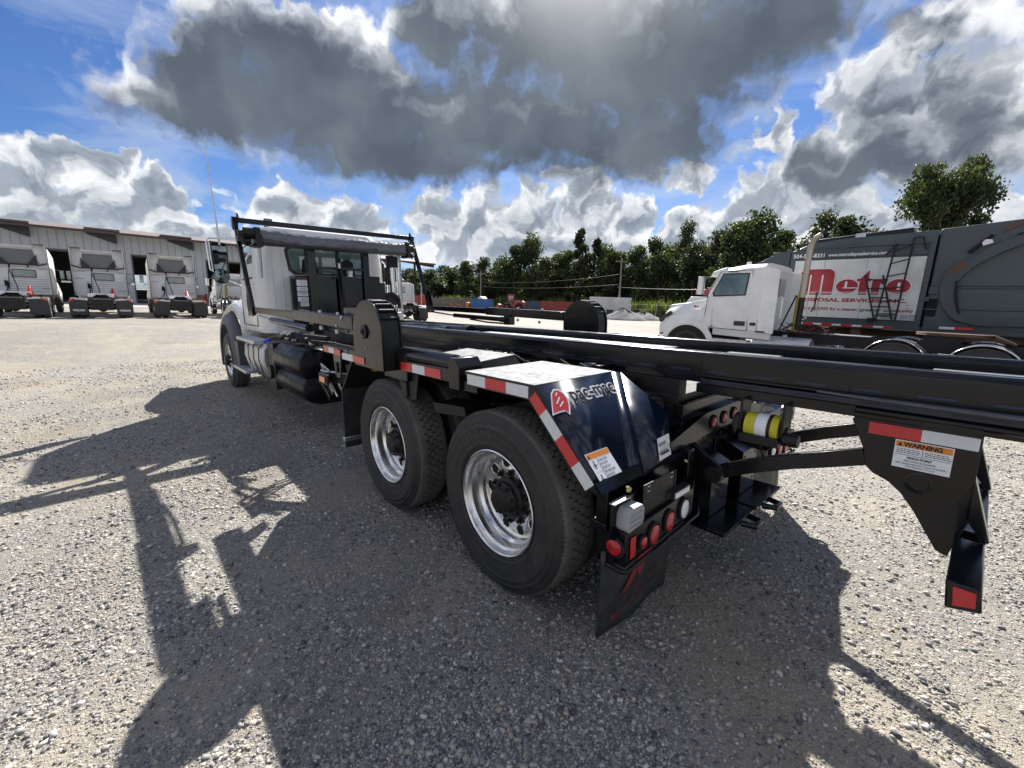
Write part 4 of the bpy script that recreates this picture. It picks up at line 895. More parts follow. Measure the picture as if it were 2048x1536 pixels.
# hood, fenders, wheel flares
b = B(); hood = [(7.2, 1.98), (8.2, 1.86), (9.2, 1.66), (9.45, 1.45), (9.5, .75), (8.9, .75), (8.9, 1.2), (7.2, 1.2)]
b.prism(hood, 'y', -.62, .62); b.obj('hood', WHT, truck, bevel=.06, seg=4)
for s in (1, -1):
    b = B()
    top = [(7.10, 1.02), (7.22, 1.30), (7.40, 1.46), (7.75, 1.56), (8.2, 1.56), (8.7, 1.42), (9.2, 1.25), (9.4, 1.1)]
    rows = []
    for (x, z) in top: rows.append([(x, s*.60, z+.30 if x > 7.3 else z+.25), (x, s*.85, z+.10), (x, s*1.02, z+.02), (x, s*1.10, z-.03)])
    b.sheet(rows); b.sheet([[(7.10, s*.60, 1.30), (7.10, s*.85, 1.15), (7.10, s*1.02, 1.04), (7.10, s*1.10, .99)], [(7.12, s*.60, 1.0), (7.12, s*.85, .98), (7.12, s*1.02, .98), (7.12, s*1.10, .96)]])
    o = b.obj('front_fender', WHT, truck); sf = o.modifiers.new('thickness', 'SOLIDIFY'); sf.thickness = .02
    b = B(); rows = []
    for k in range(19):
        a = R(-12+205*k/18); c_, s_ = math.cos(a), math.sin(a)
        rr = .64
        rows.append([(7.96+(-c_)*(rr+.20), s*1.08, .52+s_*(rr+.20)*1.10), (7.96-c_*(rr+.12), s*1.20, .52+s_*(rr+.12)*1.10), (7.96-c_*(rr+.03), s*1.245, .52+s_*(rr+.03)*1.08), (7.96-c_*rr, s*1.235, .52+s_*rr*1.06), (7.96-c_*(rr+.02), s*1.0, .52+s_*rr*1.06)])
    b.sheet(rows); o = b.obj('wheel_flare', GRYP, truck); sf = o.modifiers.new('thickness', 'SOLIDIFY'); sf.thickness = .015
    b = B(); b.hexa([(7.22, s*1.22, .93), (6.93, s*1.22, .93), (6.93, s*.95, .93), (7.22, s*.95, .93), (7.30, s*1.20, .40), (7.05, s*1.20, .40), (7.05, s*.95, .40), (7.30, s*.95, .40)]) ; b.obj('splash_guard', GRYP, truck, bevel=.01)
    # aluminium tank with straps and two steps
    b = B(); pr = [(1.14*s, .55), (1.185*s, .75), (1.17*s, .92), (1.10*s, 1.0), (.62*s, 1.0), (.56*s, .9), (.56*s, .5), (.62*s, .42), (1.05*s, .42)]
    b.prism(pr, 'x', 5.35, 6.62); b.obj('aluminium_tank', ALUD, truck, bevel=.02, seg=3)
    for x in (5.62, 5.98, 6.34):
        b = B(); b.prism([(y*1.006 if abs(y) > .8 else y, z+(.006 if z > .8 else -.006)) for y, z in pr], 'x', x-.02, x+.02, 0); b.prism([(y*1.01 if abs(y) > .8 else y, z+(.008 if z > .8 else -.008)) for y, z in pr], 'x', x-.012, x+.012, 1); b.obj('tank_strap', [RUBD, ALU], truck)
    b = B(); b.box(5.55, 6.85, s*1.0 if s > 0 else -1.24, 1.24 if s > 0 else -1.0, .985, 1.035)
    for k in range(5): b.box(5.56, 6.84, *((s*(1.02+k*.045), s*(1.035+k*.045)) if s > 0 else (s*(1.035+k*.045), s*(1.02+k*.045))), 1.035, 1.041)
    b.obj('step', ALUD, truck, bevel=.008)
    b = B(); b.box(6.25, 7.30, s*1.04 if s > 0 else -1.26, 1.26 if s > 0 else -1.04, .455, .505); b.box(6.3, 6.34, *((1.04, 1.16) if s > 0 else (-1.16, -1.04)), .505, .98)
    for k in range(4): b.box(6.26, 7.29, *((s*(1.07+k*.045), s*(1.085+k*.045)) if s > 0 else (s*(1.085+k*.045), s*(1.07+k*.045))), .505, .511)
    b.obj('step', ALUD, truck, bevel=.008)
    b = B(); b.tube((5.5, s*1.06, 1.0), (5.5, s*1.08, 1.055), .055, 16); b.obj('tank_cap', BLUE, truck, bevel=.005)
    # black double tank
    b = B()
    for (z, r_) in ((.86, .205), (.56, .185)):
        b.lathe([(0, 0), (r_*.55, .02), (r_*.92, .05), (r_, .09), (r_, 1.22), (r_*.92, 1.26), (r_*.5, 1.29), (0, 1.30)], o=(3.60, s*.965, z), ax='x', n=36)
    b.box(3.70, 4.75, *((.60, .97) if s > 0 else (-.97, -.60)), .36, 1.05)
    b.obj('black_tank', TANKB, truck, bevel=.004)
    b = B(); b.box(4.94, 5.30, *((.62, 1.13) if s > 0 else (-1.13, -.62)), .38, 1.04); b.tube((5.12, s*1.0, .62), (5.12, s*1.17, .62), .10, 16); b.obj('tank_bracket', BLK2, truck, bevel=.01)
b = B()
rnd = random.Random(4)
for k in range(7):
    x0 = 4.9-.28*k; b.path([(x0, 1.02-.03*k, 1.10), (x0-.12, 1.0, 1.14+.03*rnd.random()), (x0-.35, .95, 1.15), (x0-.6, .85, 1.12)], .020, 8)
b.tube((4.4, .98, 1.18), (3.4, .90, 1.18), .035, 12); b.tube((4.45, .98, 1.18), (4.38, .98, 1.18), .042, 12)
b.obj('hose_bundle', RUBD, truck)
for x in (5.0, 4.7, 3.9):
    b = B(); b.box(x-.05, x+.05, .85, .95, 1.08, 1.20); b.tube((x, .95, 1.16), (x, 1.0, 1.16), .02, 8); b.obj('valve_bank', WHTD, truck, bevel=.006)
# amber side lamp on its arm, yellow stop block
b = B(); b.beam((2.25, .80, .84), (2.75, 1.22, .86), .05, .10, 0); b.box(2.52, 2.76, 1.215, 1.235, .80, .91, 0); b.obj('lamp_arm', BLK2, truck, bevel=.006)
b = B(); b.box(2.56, 2.70, 1.236, 1.25, .825, .885); b.obj('amber_lamp', AMB, truck, bevel=.008)
b = B(); b.box(1.98, 2.30, .85, .98, .98, 1.06); b.obj('stop_block', YELD, truck, bevel=.006)
b = B()
for k in range(8):
    rr = random.Random(k); x0, y0, z0 = 2.75+.08*rr.random(), 1.0+.15*rr.random(), .78+.15*rr.random(); b.path([(x0, y0, z0), (x0+.08, y0+.05, z0+.08*rr.random()), (x0+.14, y0-.02, z0-.1), (x0+.08, y0-.05, z0-.22)], .011, 6, k % 2)
b.obj('air_line', [RUBD, ALUD], truck)
# ------------------------------------------------------------------ ground: one gravel sheet to the horizon
RH = Vector((-0.6676, -0.7445))
def ss(a, b, x):
    t_ = np.clip((x-a)/(b-a), 0, 1); return t_*t_*(3-2*t_)
def gz(x, y):
    x = np.asarray(x, float); y = np.asarray(y, float)
    lat = (x-FOOT.x)*RH.x+(y-FOOT.y)*RH.y
    dx = np.maximum(np.maximum(-3.0-x, x-9.0), 0); dy = np.maximum(np.maximum(-1.8-y, y-2.9), 0)
    w_ = 1-ss(0, 9, np.hypot(dx, dy))
    roll = .012*np.sin(x*.9+1.3*np.sin(y*.5))*np.sin(y*.8+.7)*ss(0, 2.5, np.hypot(np.maximum(np.maximum(-1-x, x-9), 0), np.maximum(np.maximum(-1.6-y, y-1.6), 0)))
    return math.tan(R(2.0))*lat*w_+roll
def axis_lines():
    a = list(np.arange(-16, 30, .4)); v = 30.; st = .6
    while v < 900: a.append(v); st *= 1.22; v += st
    v = -16.; st = .6; pre = []
    while v > -900: st *= 1.22; v -= st; pre.append(v)
    return np.array(pre[::-1]+a)
xs = axis_lines(); ys = -xs[::-1]+6
X_, Y_ = np.meshgrid(xs, ys); Z_ = gz(X_, Y_)
V = np.stack([X_, Y_, Z_], -1).reshape(-1, 3); nx, ny = len(xs), len(ys)
I = np.arange(nx*ny).reshape(ny, nx); F_ = np.stack([I[:-1, :-1], I[:-1, 1:], I[1:, 1:], I[1:, :-1]], -1).reshape(-1, 4)
me = bpy.data.meshes.new('ground'); me.from_pydata(V.tolist(), [], F_.tolist()); me.polygons.foreach_set('use_smooth', [True]*len(F_))
ground = bpy.data.objects.new('gravel_ground', me); COL.objects.link(ground); tag(ground, kind='structure')
GM, g, bs_ = principled('gravel')
o = g.add('ShaderNodeTexCoord').outputs['Object']
def pebbles(scale, det=0.):
    nd = g.add('ShaderNodeTexVoronoi', {'Vector': o, 'Scale': scale, 'Randomness': .95}); nd.distance = 'EUCLIDEAN'
    return nd.outputs['Distance'], nd.outputs['Color']
d1, c1 = pebbles(36.); d2, c2 = pebbles(78.); d3, c3 = pebbles(180.)
sep = lambda c_: g.add('ShaderNodeSeparateColor', {0: c_}).outputs
big = g.noise(o, .55, 6, .62); patch = g.noise(o, 1.9, 5, .6); fine = g.noise(o, 420., 2, .6)
STO = [(0, (.07, .075, .085)), (.16, (.18, .18, .185)), (.34, (.27, .27, .265)), (.5, (.36, .35, .33)), (.66, (.48, .455, .42)), (.8, (.42, .35, .27)), (.9, (.68, .66, .63)), (1, (.13, .14, .16))]
ca = g.ramp(sep(c1)[0], STO); cb = g.ramp(sep(c2)[1], STO); cc_ = g.ramp(sep(c3)[2], STO)
m1 = g.mr(g.m('ADD', sep(c1)[2], g.m('MULTIPLY', g.m('SUBTRACT', patch, .5), 2.2)), .46, .5)
m1 = g.m('MULTIPLY', m1, g.mr(d1, .50, .40))
m2 = g.m('MULTIPLY', g.mr(sep(c2)[2], .30, .34), g.mr(d2, .52, .42))
col = g.mix(g.mr(d3, .35, .5), cc_, (.25, .235, .205, 1)); col = g.mix(m2, col, cb); col = g.mix(m1, col, ca)
sand = g.mr(g.m('ADD', g.m('MULTIPLY', big, .7), g.m('MULTIPLY', patch, .3)), .48, .58)
sandc = g.mix(g.mr(fine, .3, .7), (.30, .265, .21, 1), (.48, .435, .36, 1))
col = g.mix(g.m('MULTIPLY', sand, .68), col, sandc)
# packed wheel lanes along the yard and a few damp, oily spots
lane = g.mr(g.noise(g.v('MULTIPLY', o, (.05, .85, 1.)), 1.0, 4, .6), .50, .66, 0, .45)
col = g.mix(lane, col, (.26, .255, .245, 1))
oil = g.mr(g.noise(o, 1.3, 5, .65), .66, .74, 0, .55)
col = g.mix(oil, col, (.10, .095, .088, 1))
brown = g.mr(g.noise(o, .8, 4, .6), .54, .68, 0, .38)
col = g.mix(brown, col, g.mix(1., col, (.78, .62, .45, 1), 'MULTIPLY'))
tone = g.mr(g.noise(o, .12, 5, .6), .35, .65, .86, 1.14)
col = g.v('MULTIPLY', col, g.add('ShaderNodeCombineXYZ', {0: tone, 1: tone, 2: tone}).outputs[0])
col = g.v('MULTIPLY', col, (.86, .84, .805))
# concrete apron and tyre-worn lane toward the workshop are separate sheets
g._in(bs_.inputs['Base Color'], col); bs_.inputs['Roughness'].default_value = .88; bs_.inputs['Specular IOR Level'].default_value = .35
h = g.m('ADD', g.m('MULTIPLY', g.m('MULTIPLY', g.m('SUBTRACT', .5, d1), m1), .016), g.m('ADD', g.m('MULTIPLY', g.m('MULTIPLY', g.m('SUBTRACT', .5, d2), m2), .009), g.m('MULTIPLY', g.m('SUBTRACT', .5, d3), .0035)))
h = g.m('ADD', h, g.m('MULTIPLY', fine, .0012)); h = g.m('ADD', h, g.m('MULTIPLY', g.noise(o, 3.2, 4, .6), .03))
bp = g.add('ShaderNodeBump', {'Strength': 1., 'Distance': 1., 'Height': h}); g.l.new(bp.outputs[0], bs_.inputs['Normal'])
me.materials.append(GM)

# loose stones lying on it (one uncountable scatter)
rs = np.random.RandomState(5); NS = 130000
u = rs.rand(NS*6); th = rs.rand(NS*6)
rad = 1.0+13.0*u**1.7; ang = R(-42)+R(112)*(th-.5)
sx_, sy_ = CAMP.x+rad*np.cos(ang), CAMP.y+rad*np.sin(ang)
# clustered coverage
cl = np.sin(sx_*2.1+np.sin(sy_*1.7)*1.5)*np.sin(sy_*2.4+np.cos(sx_*1.3)*1.2)+.45*np.sin(sx_*7.3+sy_*3.1)*np.cos(sy_*6.1-sx_*2.)
keep = rs.rand(NS*6) < (.25+.5*(cl > -.1)+.25*(cl > .5))
sx_, sy_, rad = sx_[keep][:NS], sy_[keep][:NS], rad[keep][:NS]; n_ = len(sx_)
size = (.0034+.0046*rs.rand(n_)**2+.010*(rs.rand(n_) < .14)*rs.rand(n_))*(.85+.07*rad)
base = np.array([(-1, -1, -1), (1, -1, -1), (1, 1, -1), (-1, 1, -1), (-1, -1, 1), (1, -1, 1), (1, 1, 1), (-1, 1, 1)], float)*.62
vv = base[None]*(1+.38*(rs.rand(n_, 8, 3)-.5)*2)
vv[:, 4:, :2] *= (.55+.35*rs.rand(n_, 1, 1))
sc = np.stack([size*(1.+.7*rs.rand(n_)), size*(.8+.4*rs.rand(n_)), size*(.45+.4*rs.rand(n_))], -1)
vv = vv*sc[:, None, :]
a = rs.rand(n_)*2*PI; ca_, sa_ = np.cos(a)[:, None], np.sin(a)[:, None]; tl = (rs.rand(n_)-.5)*.7
xr, yr, zr = vv[..., 0]*ca_-vv[..., 1]*sa_, vv[..., 0]*sa_+vv[..., 1]*ca_, vv[..., 2]+vv[..., 0]*np.tan(tl)[:, None]*.5
zr = zr+sc[:, 2:3]*.38
P_ = np.stack([xr+sx_[:, None], yr+sy_[:, None], zr+gz(sx_, sy_)[:, None]], -1).reshape(-1, 3)
fb = np.array([(0, 3, 2, 1), (4, 5, 6, 7), (0, 1, 5, 4), (1, 2, 6, 5), (2, 3, 7, 6), (3, 0, 4, 7)])
FF = (fb[None]+8*np.arange(n_)[:, None, None]).reshape(-1)
me = bpy.data.meshes.new('loose_gravel'); me.vertices.add(len(P_)); me.vertices.foreach_set('co', P_.reshape(-1))
me.loops.add(len(FF)); me.loops.foreach_set('vertex_index', FF.astype(np.int32)); nf = len(FF)//4
me.polygons.add(nf); me.polygons.foreach_set('loop_start', np.arange(0, nf*4, 4, dtype=np.int32)); me.update(calc_edges=True)
at = me.attributes.new('tint', 'FLOAT', 'POINT'); at.data.foreach_set('value', np.repeat(rs.rand(n_), 8).astype(np.float32))
SM, g, bs_ = principled('loose_stone'); tv = g.add('ShaderNodeAttribute', attribute_name='tint').outputs['Fac']
cs_ = g.v('MULTIPLY', g.ramp(tv, STO), (.88, .865, .84)); oo = g.add('ShaderNodeTexCoord').outputs['Object']; nf_ = g.mr(g.noise(oo, 300., 3, .6), .3, .7, .8, 1.2)
g._in(bs_.inputs['Base Color'], g.v('MULTIPLY', cs_, g.add('ShaderNodeCombineXYZ', {0: nf_, 1: nf_, 2: nf_}).outputs[0])); bs_.inputs['Roughness'].default_value = .75
me.materials.append(SM); st_ = bpy.data.objects.new('loose_gravel', me); COL.objects.link(st_)
tag(st_, 'loose grey and tan gravel stones strewn over the yard', 'gravel', kind='stuff')
# concrete apron before the workshop
b = B(); b.box(46, 60.2, -45, 20, -.05, .03); ap = b.obj('concrete_apron', mat('pale_concrete', (.34, .33, .30), .85, var=.12, scale=.6), None); tag(ap, kind='structure')
b = B(); b.box(95, 1500, -900, 900, -.05, .06) if False else None
# ------------------------------------------------------------------ foliage
def leafmat(name, c0, c1, c2):
    m, g, b = principled(name); o = g.add('ShaderNodeTexCoord').outputs['Object']; oi = g.add('ShaderNodeObjectInfo').outputs['Random']
    at_ = g.add('ShaderNodeAttribute', attribute_name='tint').outputs['Fac']
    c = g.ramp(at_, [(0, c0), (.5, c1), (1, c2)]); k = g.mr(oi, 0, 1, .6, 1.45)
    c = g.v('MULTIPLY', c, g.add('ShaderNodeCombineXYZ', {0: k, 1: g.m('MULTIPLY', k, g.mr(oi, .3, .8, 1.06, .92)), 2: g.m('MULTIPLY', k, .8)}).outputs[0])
    g._in(b.inputs['Base Color'], c); b.inputs['Roughness'].default_value = .55
    tr = g.add('ShaderNodeBsdfTranslucent', {'Color': g.v('MULTIPLY', c, (1.3, 1.5, .6))}); mx = g.add('ShaderNodeMixShader', {0: .28, 1: b.outputs[0], 2: tr.outputs[0]})
    g.l.new(mx.outputs[0], m.node_tree.nodes['Material Output'].inputs[0]); return m
LEAF = leafmat('oak_leaf', (.016, .026, .010), (.05, .068, .024), (.13, .145, .05))
LEAF2 = leafmat('cypress_leaf', (.022, .028, .014), (.06, .068, .034), (.15, .145, .07))
GRASS = leafmat('tall_grass', (.05, .065, .02), (.10, .13, .035), (.20, .22, .08))
BARK = mat('bark', (.09, .075, .06), .9, var=.3, bump=.01, bs=12)
def crown_mesh(seed, H, Rw, n, leaf, lobes=14, narrow=False, low=.18, airy=0.):
    """leaf clumps spread in lobes round a set of limbs; returns crown mesh, trunk builder"""
    r = np.random.RandomState(seed); L = []
    for i in range(lobes):
        t_ = (i+.5)/lobes; z = H*(low+(1-low)*(t_**.85)); prof = math.sin(PI*min(1, .22+.78*t_)**.8) if not narrow else (1-t_)**.6+.1
        a = r.rand()*2*PI; d_ = Rw*prof*(.25+.55*r.rand()); L.append((d_*math.cos(a), d_*math.sin(a), z-.06*H, (Rw*(.30+.26*r.rand()))*(1 if not narrow else .8)*(1-.25*t_)))
    if narrow == 'round':
        L = []
        for i in range(lobes):
            v_ = r.normal(size=3); v_ /= np.linalg.norm(v_); q_ = r.rand()**.45; L.append((v_[0]*q_*Rw*.95, v_[1]*q_*Rw*.95, H*.78+v_[2]*q_*H*.15, Rw*(.17+.20*r.rand())))
    L = np.array(L); k = r.randint(0, lobes, n); dv = r.normal(size=(n, 3)); dv /= np.linalg.norm(dv, axis=1)[:, None]
    rr = (r.rand(n)**(.38))*(1+.16*np.sin(dv[:, 0]*7+k)+.14*np.sin(dv[:, 2]*9+k*2)); rr = rr*(1+airy*(r.rand(n)-.3))
    C = L[k, :3]+dv*(rr*L[k, 3])[:, None]*np.array([1, 1, .8]); C[:, 2] = np.maximum(C[:, 2], H*.06)
    # each clump: a bent pair of leaf faces
    ax_ = r.normal(size=(n, 3)); ax_ /= np.linalg.norm(ax_, axis=1)[:, None]; bx = np.cross(ax_, r.normal(size=(n, 3))); bx /= np.linalg.norm(bx, axis=1)[:, None]; cx_ = np.cross(ax_, bx)
    s_ = leaf*(.55+.9*r.rand(n))[:, None]
    p = np.stack([C-ax_*s_, C+bx*s_*.55+cx_*s_*.2, C+ax_*s_, C-bx*s_*.55+cx_*s_*.2], 1).reshape(-1, 3)
    me = bpy.data.meshes.new('crown'); me.from_pydata(p.tolist(), [], np.arange(4*n).reshape(n, 4).tolist())
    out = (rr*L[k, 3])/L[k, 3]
    tint = np.clip(.28+.25*(dv[:, 2])+.25*(out-.7)+.22*r.normal(size=n)+.12*np.sin(k*2.3), 0, 1)  # lit lobe tops and shaded insides put into the leaf colour
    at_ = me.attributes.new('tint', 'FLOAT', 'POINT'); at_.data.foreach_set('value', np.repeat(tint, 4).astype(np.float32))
    b = B(); tr_ = H*.02+.06; b.path([(0, 0, -.2), (.02*H*(r.rand()-.5), 0, H*.3), (.04*H*(r.rand()-.5), .02*H, H*.62), (0, 0, H*.88)], [tr_, tr_*.75, tr_*.45, tr_*.12], 8)
    for q in L[::1]:
        z0 = max(H*.1, q[2]-H*.16); b.path([(0, 0, z0), (q[0]*.5, q[1]*.5, (z0+q[2])/2+.02*H), (q[0], q[1], q[2])], [tr_*.4, tr_*.22, tr_*.06], 5, cap=False)
    return me, b
VAR = {}
def tree(kind, x, y, H, Rw, label, cat, group=None, name='tree'):
    """kinds share a few crown meshes, scaled and turned"""
    if kind not in VAR:
        K = {'oak1': (1, 10, 4.2, 6000, .19, 15, False, .10, .0), 'oak2': (2, 10, 4.6, 6400, .19, 17, False, .12, .1), 'oak3': (3, 10, 3.6, 4800, .19, 14, False, .08, .25),
             'tall': (4, 12, 2.6, 5200, .18, 16, True, .12, .2), 'airy': (5, 12, 3.0, 2600, .18, 13, False, .35, .5), 'big': (6, 11, 4.0, 20000, .13, 34, 'round', .30, .35)}[kind]
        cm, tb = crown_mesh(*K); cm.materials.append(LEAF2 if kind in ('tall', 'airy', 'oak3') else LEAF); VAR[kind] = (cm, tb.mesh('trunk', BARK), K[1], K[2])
    cm, tm_, h0, r0 = VAR[kind]
    t_ = thing(name, label, cat, (x, y, 0), (x*7.13+y*3.7) % 6.28, group); t_.scale = (Rw/r0, Rw/r0, H/h0)
    for nm, mm in (('crown', cm), ('trunk', tm_)):
        o = bpy.data.objects.new(nm, mm); COL.objects.link(o); o.parent = t_
    return t_
TREES = [(79.4, -46.8, 7.2, 4.6, 'oak1'), (81.1, -53.4, 8.4, 5.0, 'oak2'), (75.4, -52.9, 8.9, 3.8, 'oak1'), (69.2, -52.9, 10.6, 3.4, 'oak3'), (70.7, -58.9, 10.0, 4.6, 'oak2'), (63.5, -56.4, 11.5, 4.4, 'oak1'), (62.7, -60.2, 13.3, 4.6, 'oak2'), (57.3, -58.5, 10.5, 4.2, 'oak3'), (59.0, -63.8, 11.4, 4.0, 'oak1'),
 (50.5, -60.6, 14.5, 2.9, 'tall'), (51.0, -65.3, 13.6, 2.8, 'tall'), (51.5, -70.0, 12.4, 4.4, 'oak2'), (46.5, -67.4, 11.8, 4.0, 'oak3'), (42.2, -66.6, 12.4, 3.8, 'oak1'), (39.0, -66.2, 13.2, 3.6, 'oak3'), (38.7, -71.0, 12.4, 4.4, 'oak2'), (33.7, -66.8, 15.0, 2.8, 'airy'), (33.4, -71.4, 11.4, 4.2, 'oak1'), (26.2, -61.5, 11.4, 3.8, 'oak3'),
 (22.6, -58.7, 12.3, 3.8, 'oak1'), (19.6, -57.7, 13.0, 5.0, 'oak2'), (17.7, -60.4, 11.4, 4.2, 'oak1'), (16.5, -64.9, 11.0, 4.2, 'oak2'), (12.7, -57.6, 12.0, 2.6, 'airy'), (12.7, -65.8, 12.3, 4.4, 'oak1'), (9.7, -66.4, 10.8, 4.0, 'oak3'), (86, -46.4, 7.0, 4.2, 'oak3'), (-2.2, -57.3, 7.8, 4.4, 'oak2'), (4, -60, 8.2, 4.6, 'oak1'), (30.0, -63, 11.6, 4.0, 'oak2'), (54.5, -62, 11.0, 4.4, 'oak1'), (66.5, -57, 10.2, 4.2, 'oak3'), (45, -63, 10.5, 3.8, 'oak1'), (36, -63.5, 10.2, 3.8, 'oak2')]
TL = {'oak1': ('dark rounded evergreen tree in the far tree line', 'dark rounded trees in the far tree line'), 'oak2': ('broad bushy tree in the far tree line', 'broad bushy trees in the far tree line'), 'oak3': ('loose olive green tree in the far tree line', 'loose olive trees in the far tree line'), 'tall': ('tall narrow tree rising above the middle of the tree line', 'tall narrow trees above the tree line'), 'airy': ('thin see-through tree standing above the tree line', 'thin see-through trees above the tree line')}
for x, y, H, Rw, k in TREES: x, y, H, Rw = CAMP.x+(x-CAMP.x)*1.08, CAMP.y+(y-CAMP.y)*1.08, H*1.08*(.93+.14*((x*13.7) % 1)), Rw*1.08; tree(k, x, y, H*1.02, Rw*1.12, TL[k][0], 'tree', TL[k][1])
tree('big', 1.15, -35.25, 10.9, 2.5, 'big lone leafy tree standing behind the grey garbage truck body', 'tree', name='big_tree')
# far wood behind everything and the tall grass strip
r = np.random.RandomState(9); cm, _ = crown_mesh(30, 9, 5.0, 2600, .34, 14, False, .02, .1)
n_ = 46; allp = []; allt = []
src = np.array([v.co[:] for v in cm.vertices]); ti = np.array([d_.value for d_ in cm.attributes['tint'].data])
for i in range(n_):
    t_ = i/(n_-1); px_, py_ = 120-112*t_, -48-42*math.sin(PI*min(1, t_*1.05)*.5)-4*r.rand()
    a = r.rand()*6.28; s_ = (.8+.35*r.rand()); ca_, sa_ = math.cos(a), math.sin(a)
    q = src*s_; allp.append(np.stack([q[:, 0]*ca_-q[:, 1]*sa_+px_, q[:, 0]*sa_+q[:, 1]*ca_+py_, q[:, 2]*.95], -1)); allt.append(ti)
p = np.concatenate(allp); me = bpy.data.meshes.new('far_wood'); me.from_pydata(p.tolist(), [], np.arange(len(p)).reshape(-1, 4).tolist())
at_ = me.attributes.new('tint', 'FLOAT', 'POINT'); at_.data.foreach_set('value', np.concatenate(allt).astype(np.float32)); me.materials.append(LEAF)
o = bpy.data.objects.new('far_wood', me); COL.objects.link(o); tag(o, 'dense dark undergrowth filling the gaps of the far tree line', 'woodland', kind='stuff')
def grass(name, pts, n, h, label):
    r = np.random.RandomState(len(name)); pts = np.array(pts, float); seg = r.randint(0, len(pts)-1, n); t_ = r.rand(n)[:, None]
    c = pts[seg, :2]*(1-t_)+pts[seg+1, :2]*t_; wd = (pts[seg, 2]*(1-t_[:, 0])+pts[seg+1, 2]*t_[:, 0]); c = c+(r.rand(n, 2)-.5)*wd[:, None]
    clump = .55+.45*np.sin(c[:, 0]*.9+np.sin(c[:, 1]*.7)*2)+.35*r.rand(n)
    hh = h*clump*(.5+.6*r.rand(n)); a = r.rand(n)*PI; w_ = .05+.07*r.rand(n); lx = (r.rand(n)-.5)*hh*.5; ly = (r.rand(n)-.5)*hh*.5
    z0 = gz(c[:, 0], c[:, 1])
    P = np.stack([np.stack([c[:, 0]-w_*np.cos(a), c[:, 1]-w_*np.sin(a), z0], -1), np.stack([c[:, 0]+w_*np.cos(a), c[:, 1]+w_*np.sin(a), z0], -1), np.stack([c[:, 0]+w_*1.3*np.cos(a)+lx, c[:, 1]+w_*1.3*np.sin(a)+ly, z0+hh*.8], -1), np.stack([c[:, 0]-w_*.3*np.cos(a)+lx*1.3, c[:, 1]-w_*.3*np.sin(a)+ly*1.3, z0+hh], -1)], 1).reshape(-1, 3)
    me = bpy.data.meshes.new(name); me.from_pydata(P.tolist(), [], np.arange(4*n).reshape(n, 4).tolist()); at_ = me.attributes.new('tint', 'FLOAT', 'POINT'); at_.data.foreach_set('value', np.repeat(np.clip(.4+.3*r.normal(size=n), 0, 1), 4).astype(np.float32))
    me.materials.append(GRASS); o = bpy.data.objects.new(name, me); COL.objects.link(o); tag(o, label, 'grass', kind='stuff')
grass('tall_grass', [(79.5, -44.8, 3), (72.2, -50.5, 3), (67.0, -55.6, 3), (57.8, -60.8, 4), (48.8, -61.9, 4), (39.7, -61.1, 5), (31.6, -57.8, 5), (23.7, -55.0, 5), (17.1, -53.3, 5), (8, -52.5, 5)], 26000, 2.1, 'bright green tall grass and reeds below the far trees')
b = B(); b.prism([(160, -30), (82, -43), (70, -53), (58, -60), (40, -60.5), (17, -53), (0, -52), (-60, -60), (-200, -300), (300, -300)], 'z', .0, .035); o = b.obj('grass_ground', mat('rough_grass', (.06, .08, .025), .95, var=.4, scale=.5), None); tag(o, kind='structure')
# ------------------------------------------------------------------ other trucks
def loft(b, st, m=0, smooth=True):
    """st: list of (x, [(y,z)...half profile from bottom to top centre])"""
    rows = [[(x, y, z) for y, z in pr]+[(x, -y, z) for y, z in pr[-2::-1]] for x, pr in st]
    b.sheet(rows, m, smooth)
    for r_, e in ((rows[0], 0), (rows[-1], 1)): b.add(r_, [list(range(len(r_)))], m)
    return b
def rig(t, front=5.30, far=False, flapx=-1.32):
    """frame, axles, wheels, fifth wheel, flaps"""
    b = B()
    for s in (1, -1): b.box(-1.25, front+.7, *((.38, .43) if s > 0 else (-.43, -.38)), .82, 1.05)
    for x in (-1.2, -.2, 1.4): b.box(x-.05, x+.05, -.38, .38, .85, 1.0)
    b.obj('chassis_frame', BLK2, t)
    for x in (.66, front):
        b = B(); b.tube((x, -1.0, .5), (x, 1.0, .5), .08, 10); b.obj('axle', BLK2, t)
    b = B(); b.tube((-.66, -1.0, .5), (-.66, 1.0, .5), .08, 10)
    b.lathe([(0, -.2), (.2, -.05), (.2, .1), (0, .2)], o=(-.66, 0, .5), ax='x', n=14)
    b.obj('axle', BLK2, t)
    for s in (1, -1):
        for x in (-.66, .66):
            wheel(t, x, 1.22, .51, s, 'deep', x, tread=ME_TR)
            if not far: wheel(t, x, .89, .51, s, 'flat', .4, hub=False, tread=ME_TR)
            else:
                o = bpy.data.objects.new('tyre', ME_TR); COL.objects.link(o); o.parent = t; o.location = (x, s*.89, .51)
                if s < 0: o.rotation_euler = (0, 0, PI)
        wheel(t, front, 1.20, .51, s, 'flat', .3, tread=ME_TR)
    b = B(); b.prism([(-.55, .5), (-.75, .2), (-.75, -.2), (-.55, -.5), (.25, -.5), (.45, -.2), (.45, .2), (.25, .5)][0:8], 'z', 1.20, 1.26, 0); b.box(-.3, .3, -.40, .40, 1.05, 1.2, 1)
    b.hexa([(-.75, .18, 1.20), (-.75, .48, 1.20), (-1.05, .52, 1.08), (-1.05, .34, 1.08), (-.75, .18, 1.26), (-.75, .48, 1.26), (-1.05, .52, 1.12), (-1.05, .34, 1.12)]); b.hexa([(-.75, -.18, 1.20), (-.75, -.48, 1.20), (-1.05, -.52, 1.08), (-1.05, -.34, 1.08), (-.75, -.18, 1.26), (-.75, -.48, 1.26), (-1.05, -.52, 1.12), (-1.05, -.34, 1.12)])
    b.obj('fifth_wheel', [RUST if not far else ALUD, BLK2], t)
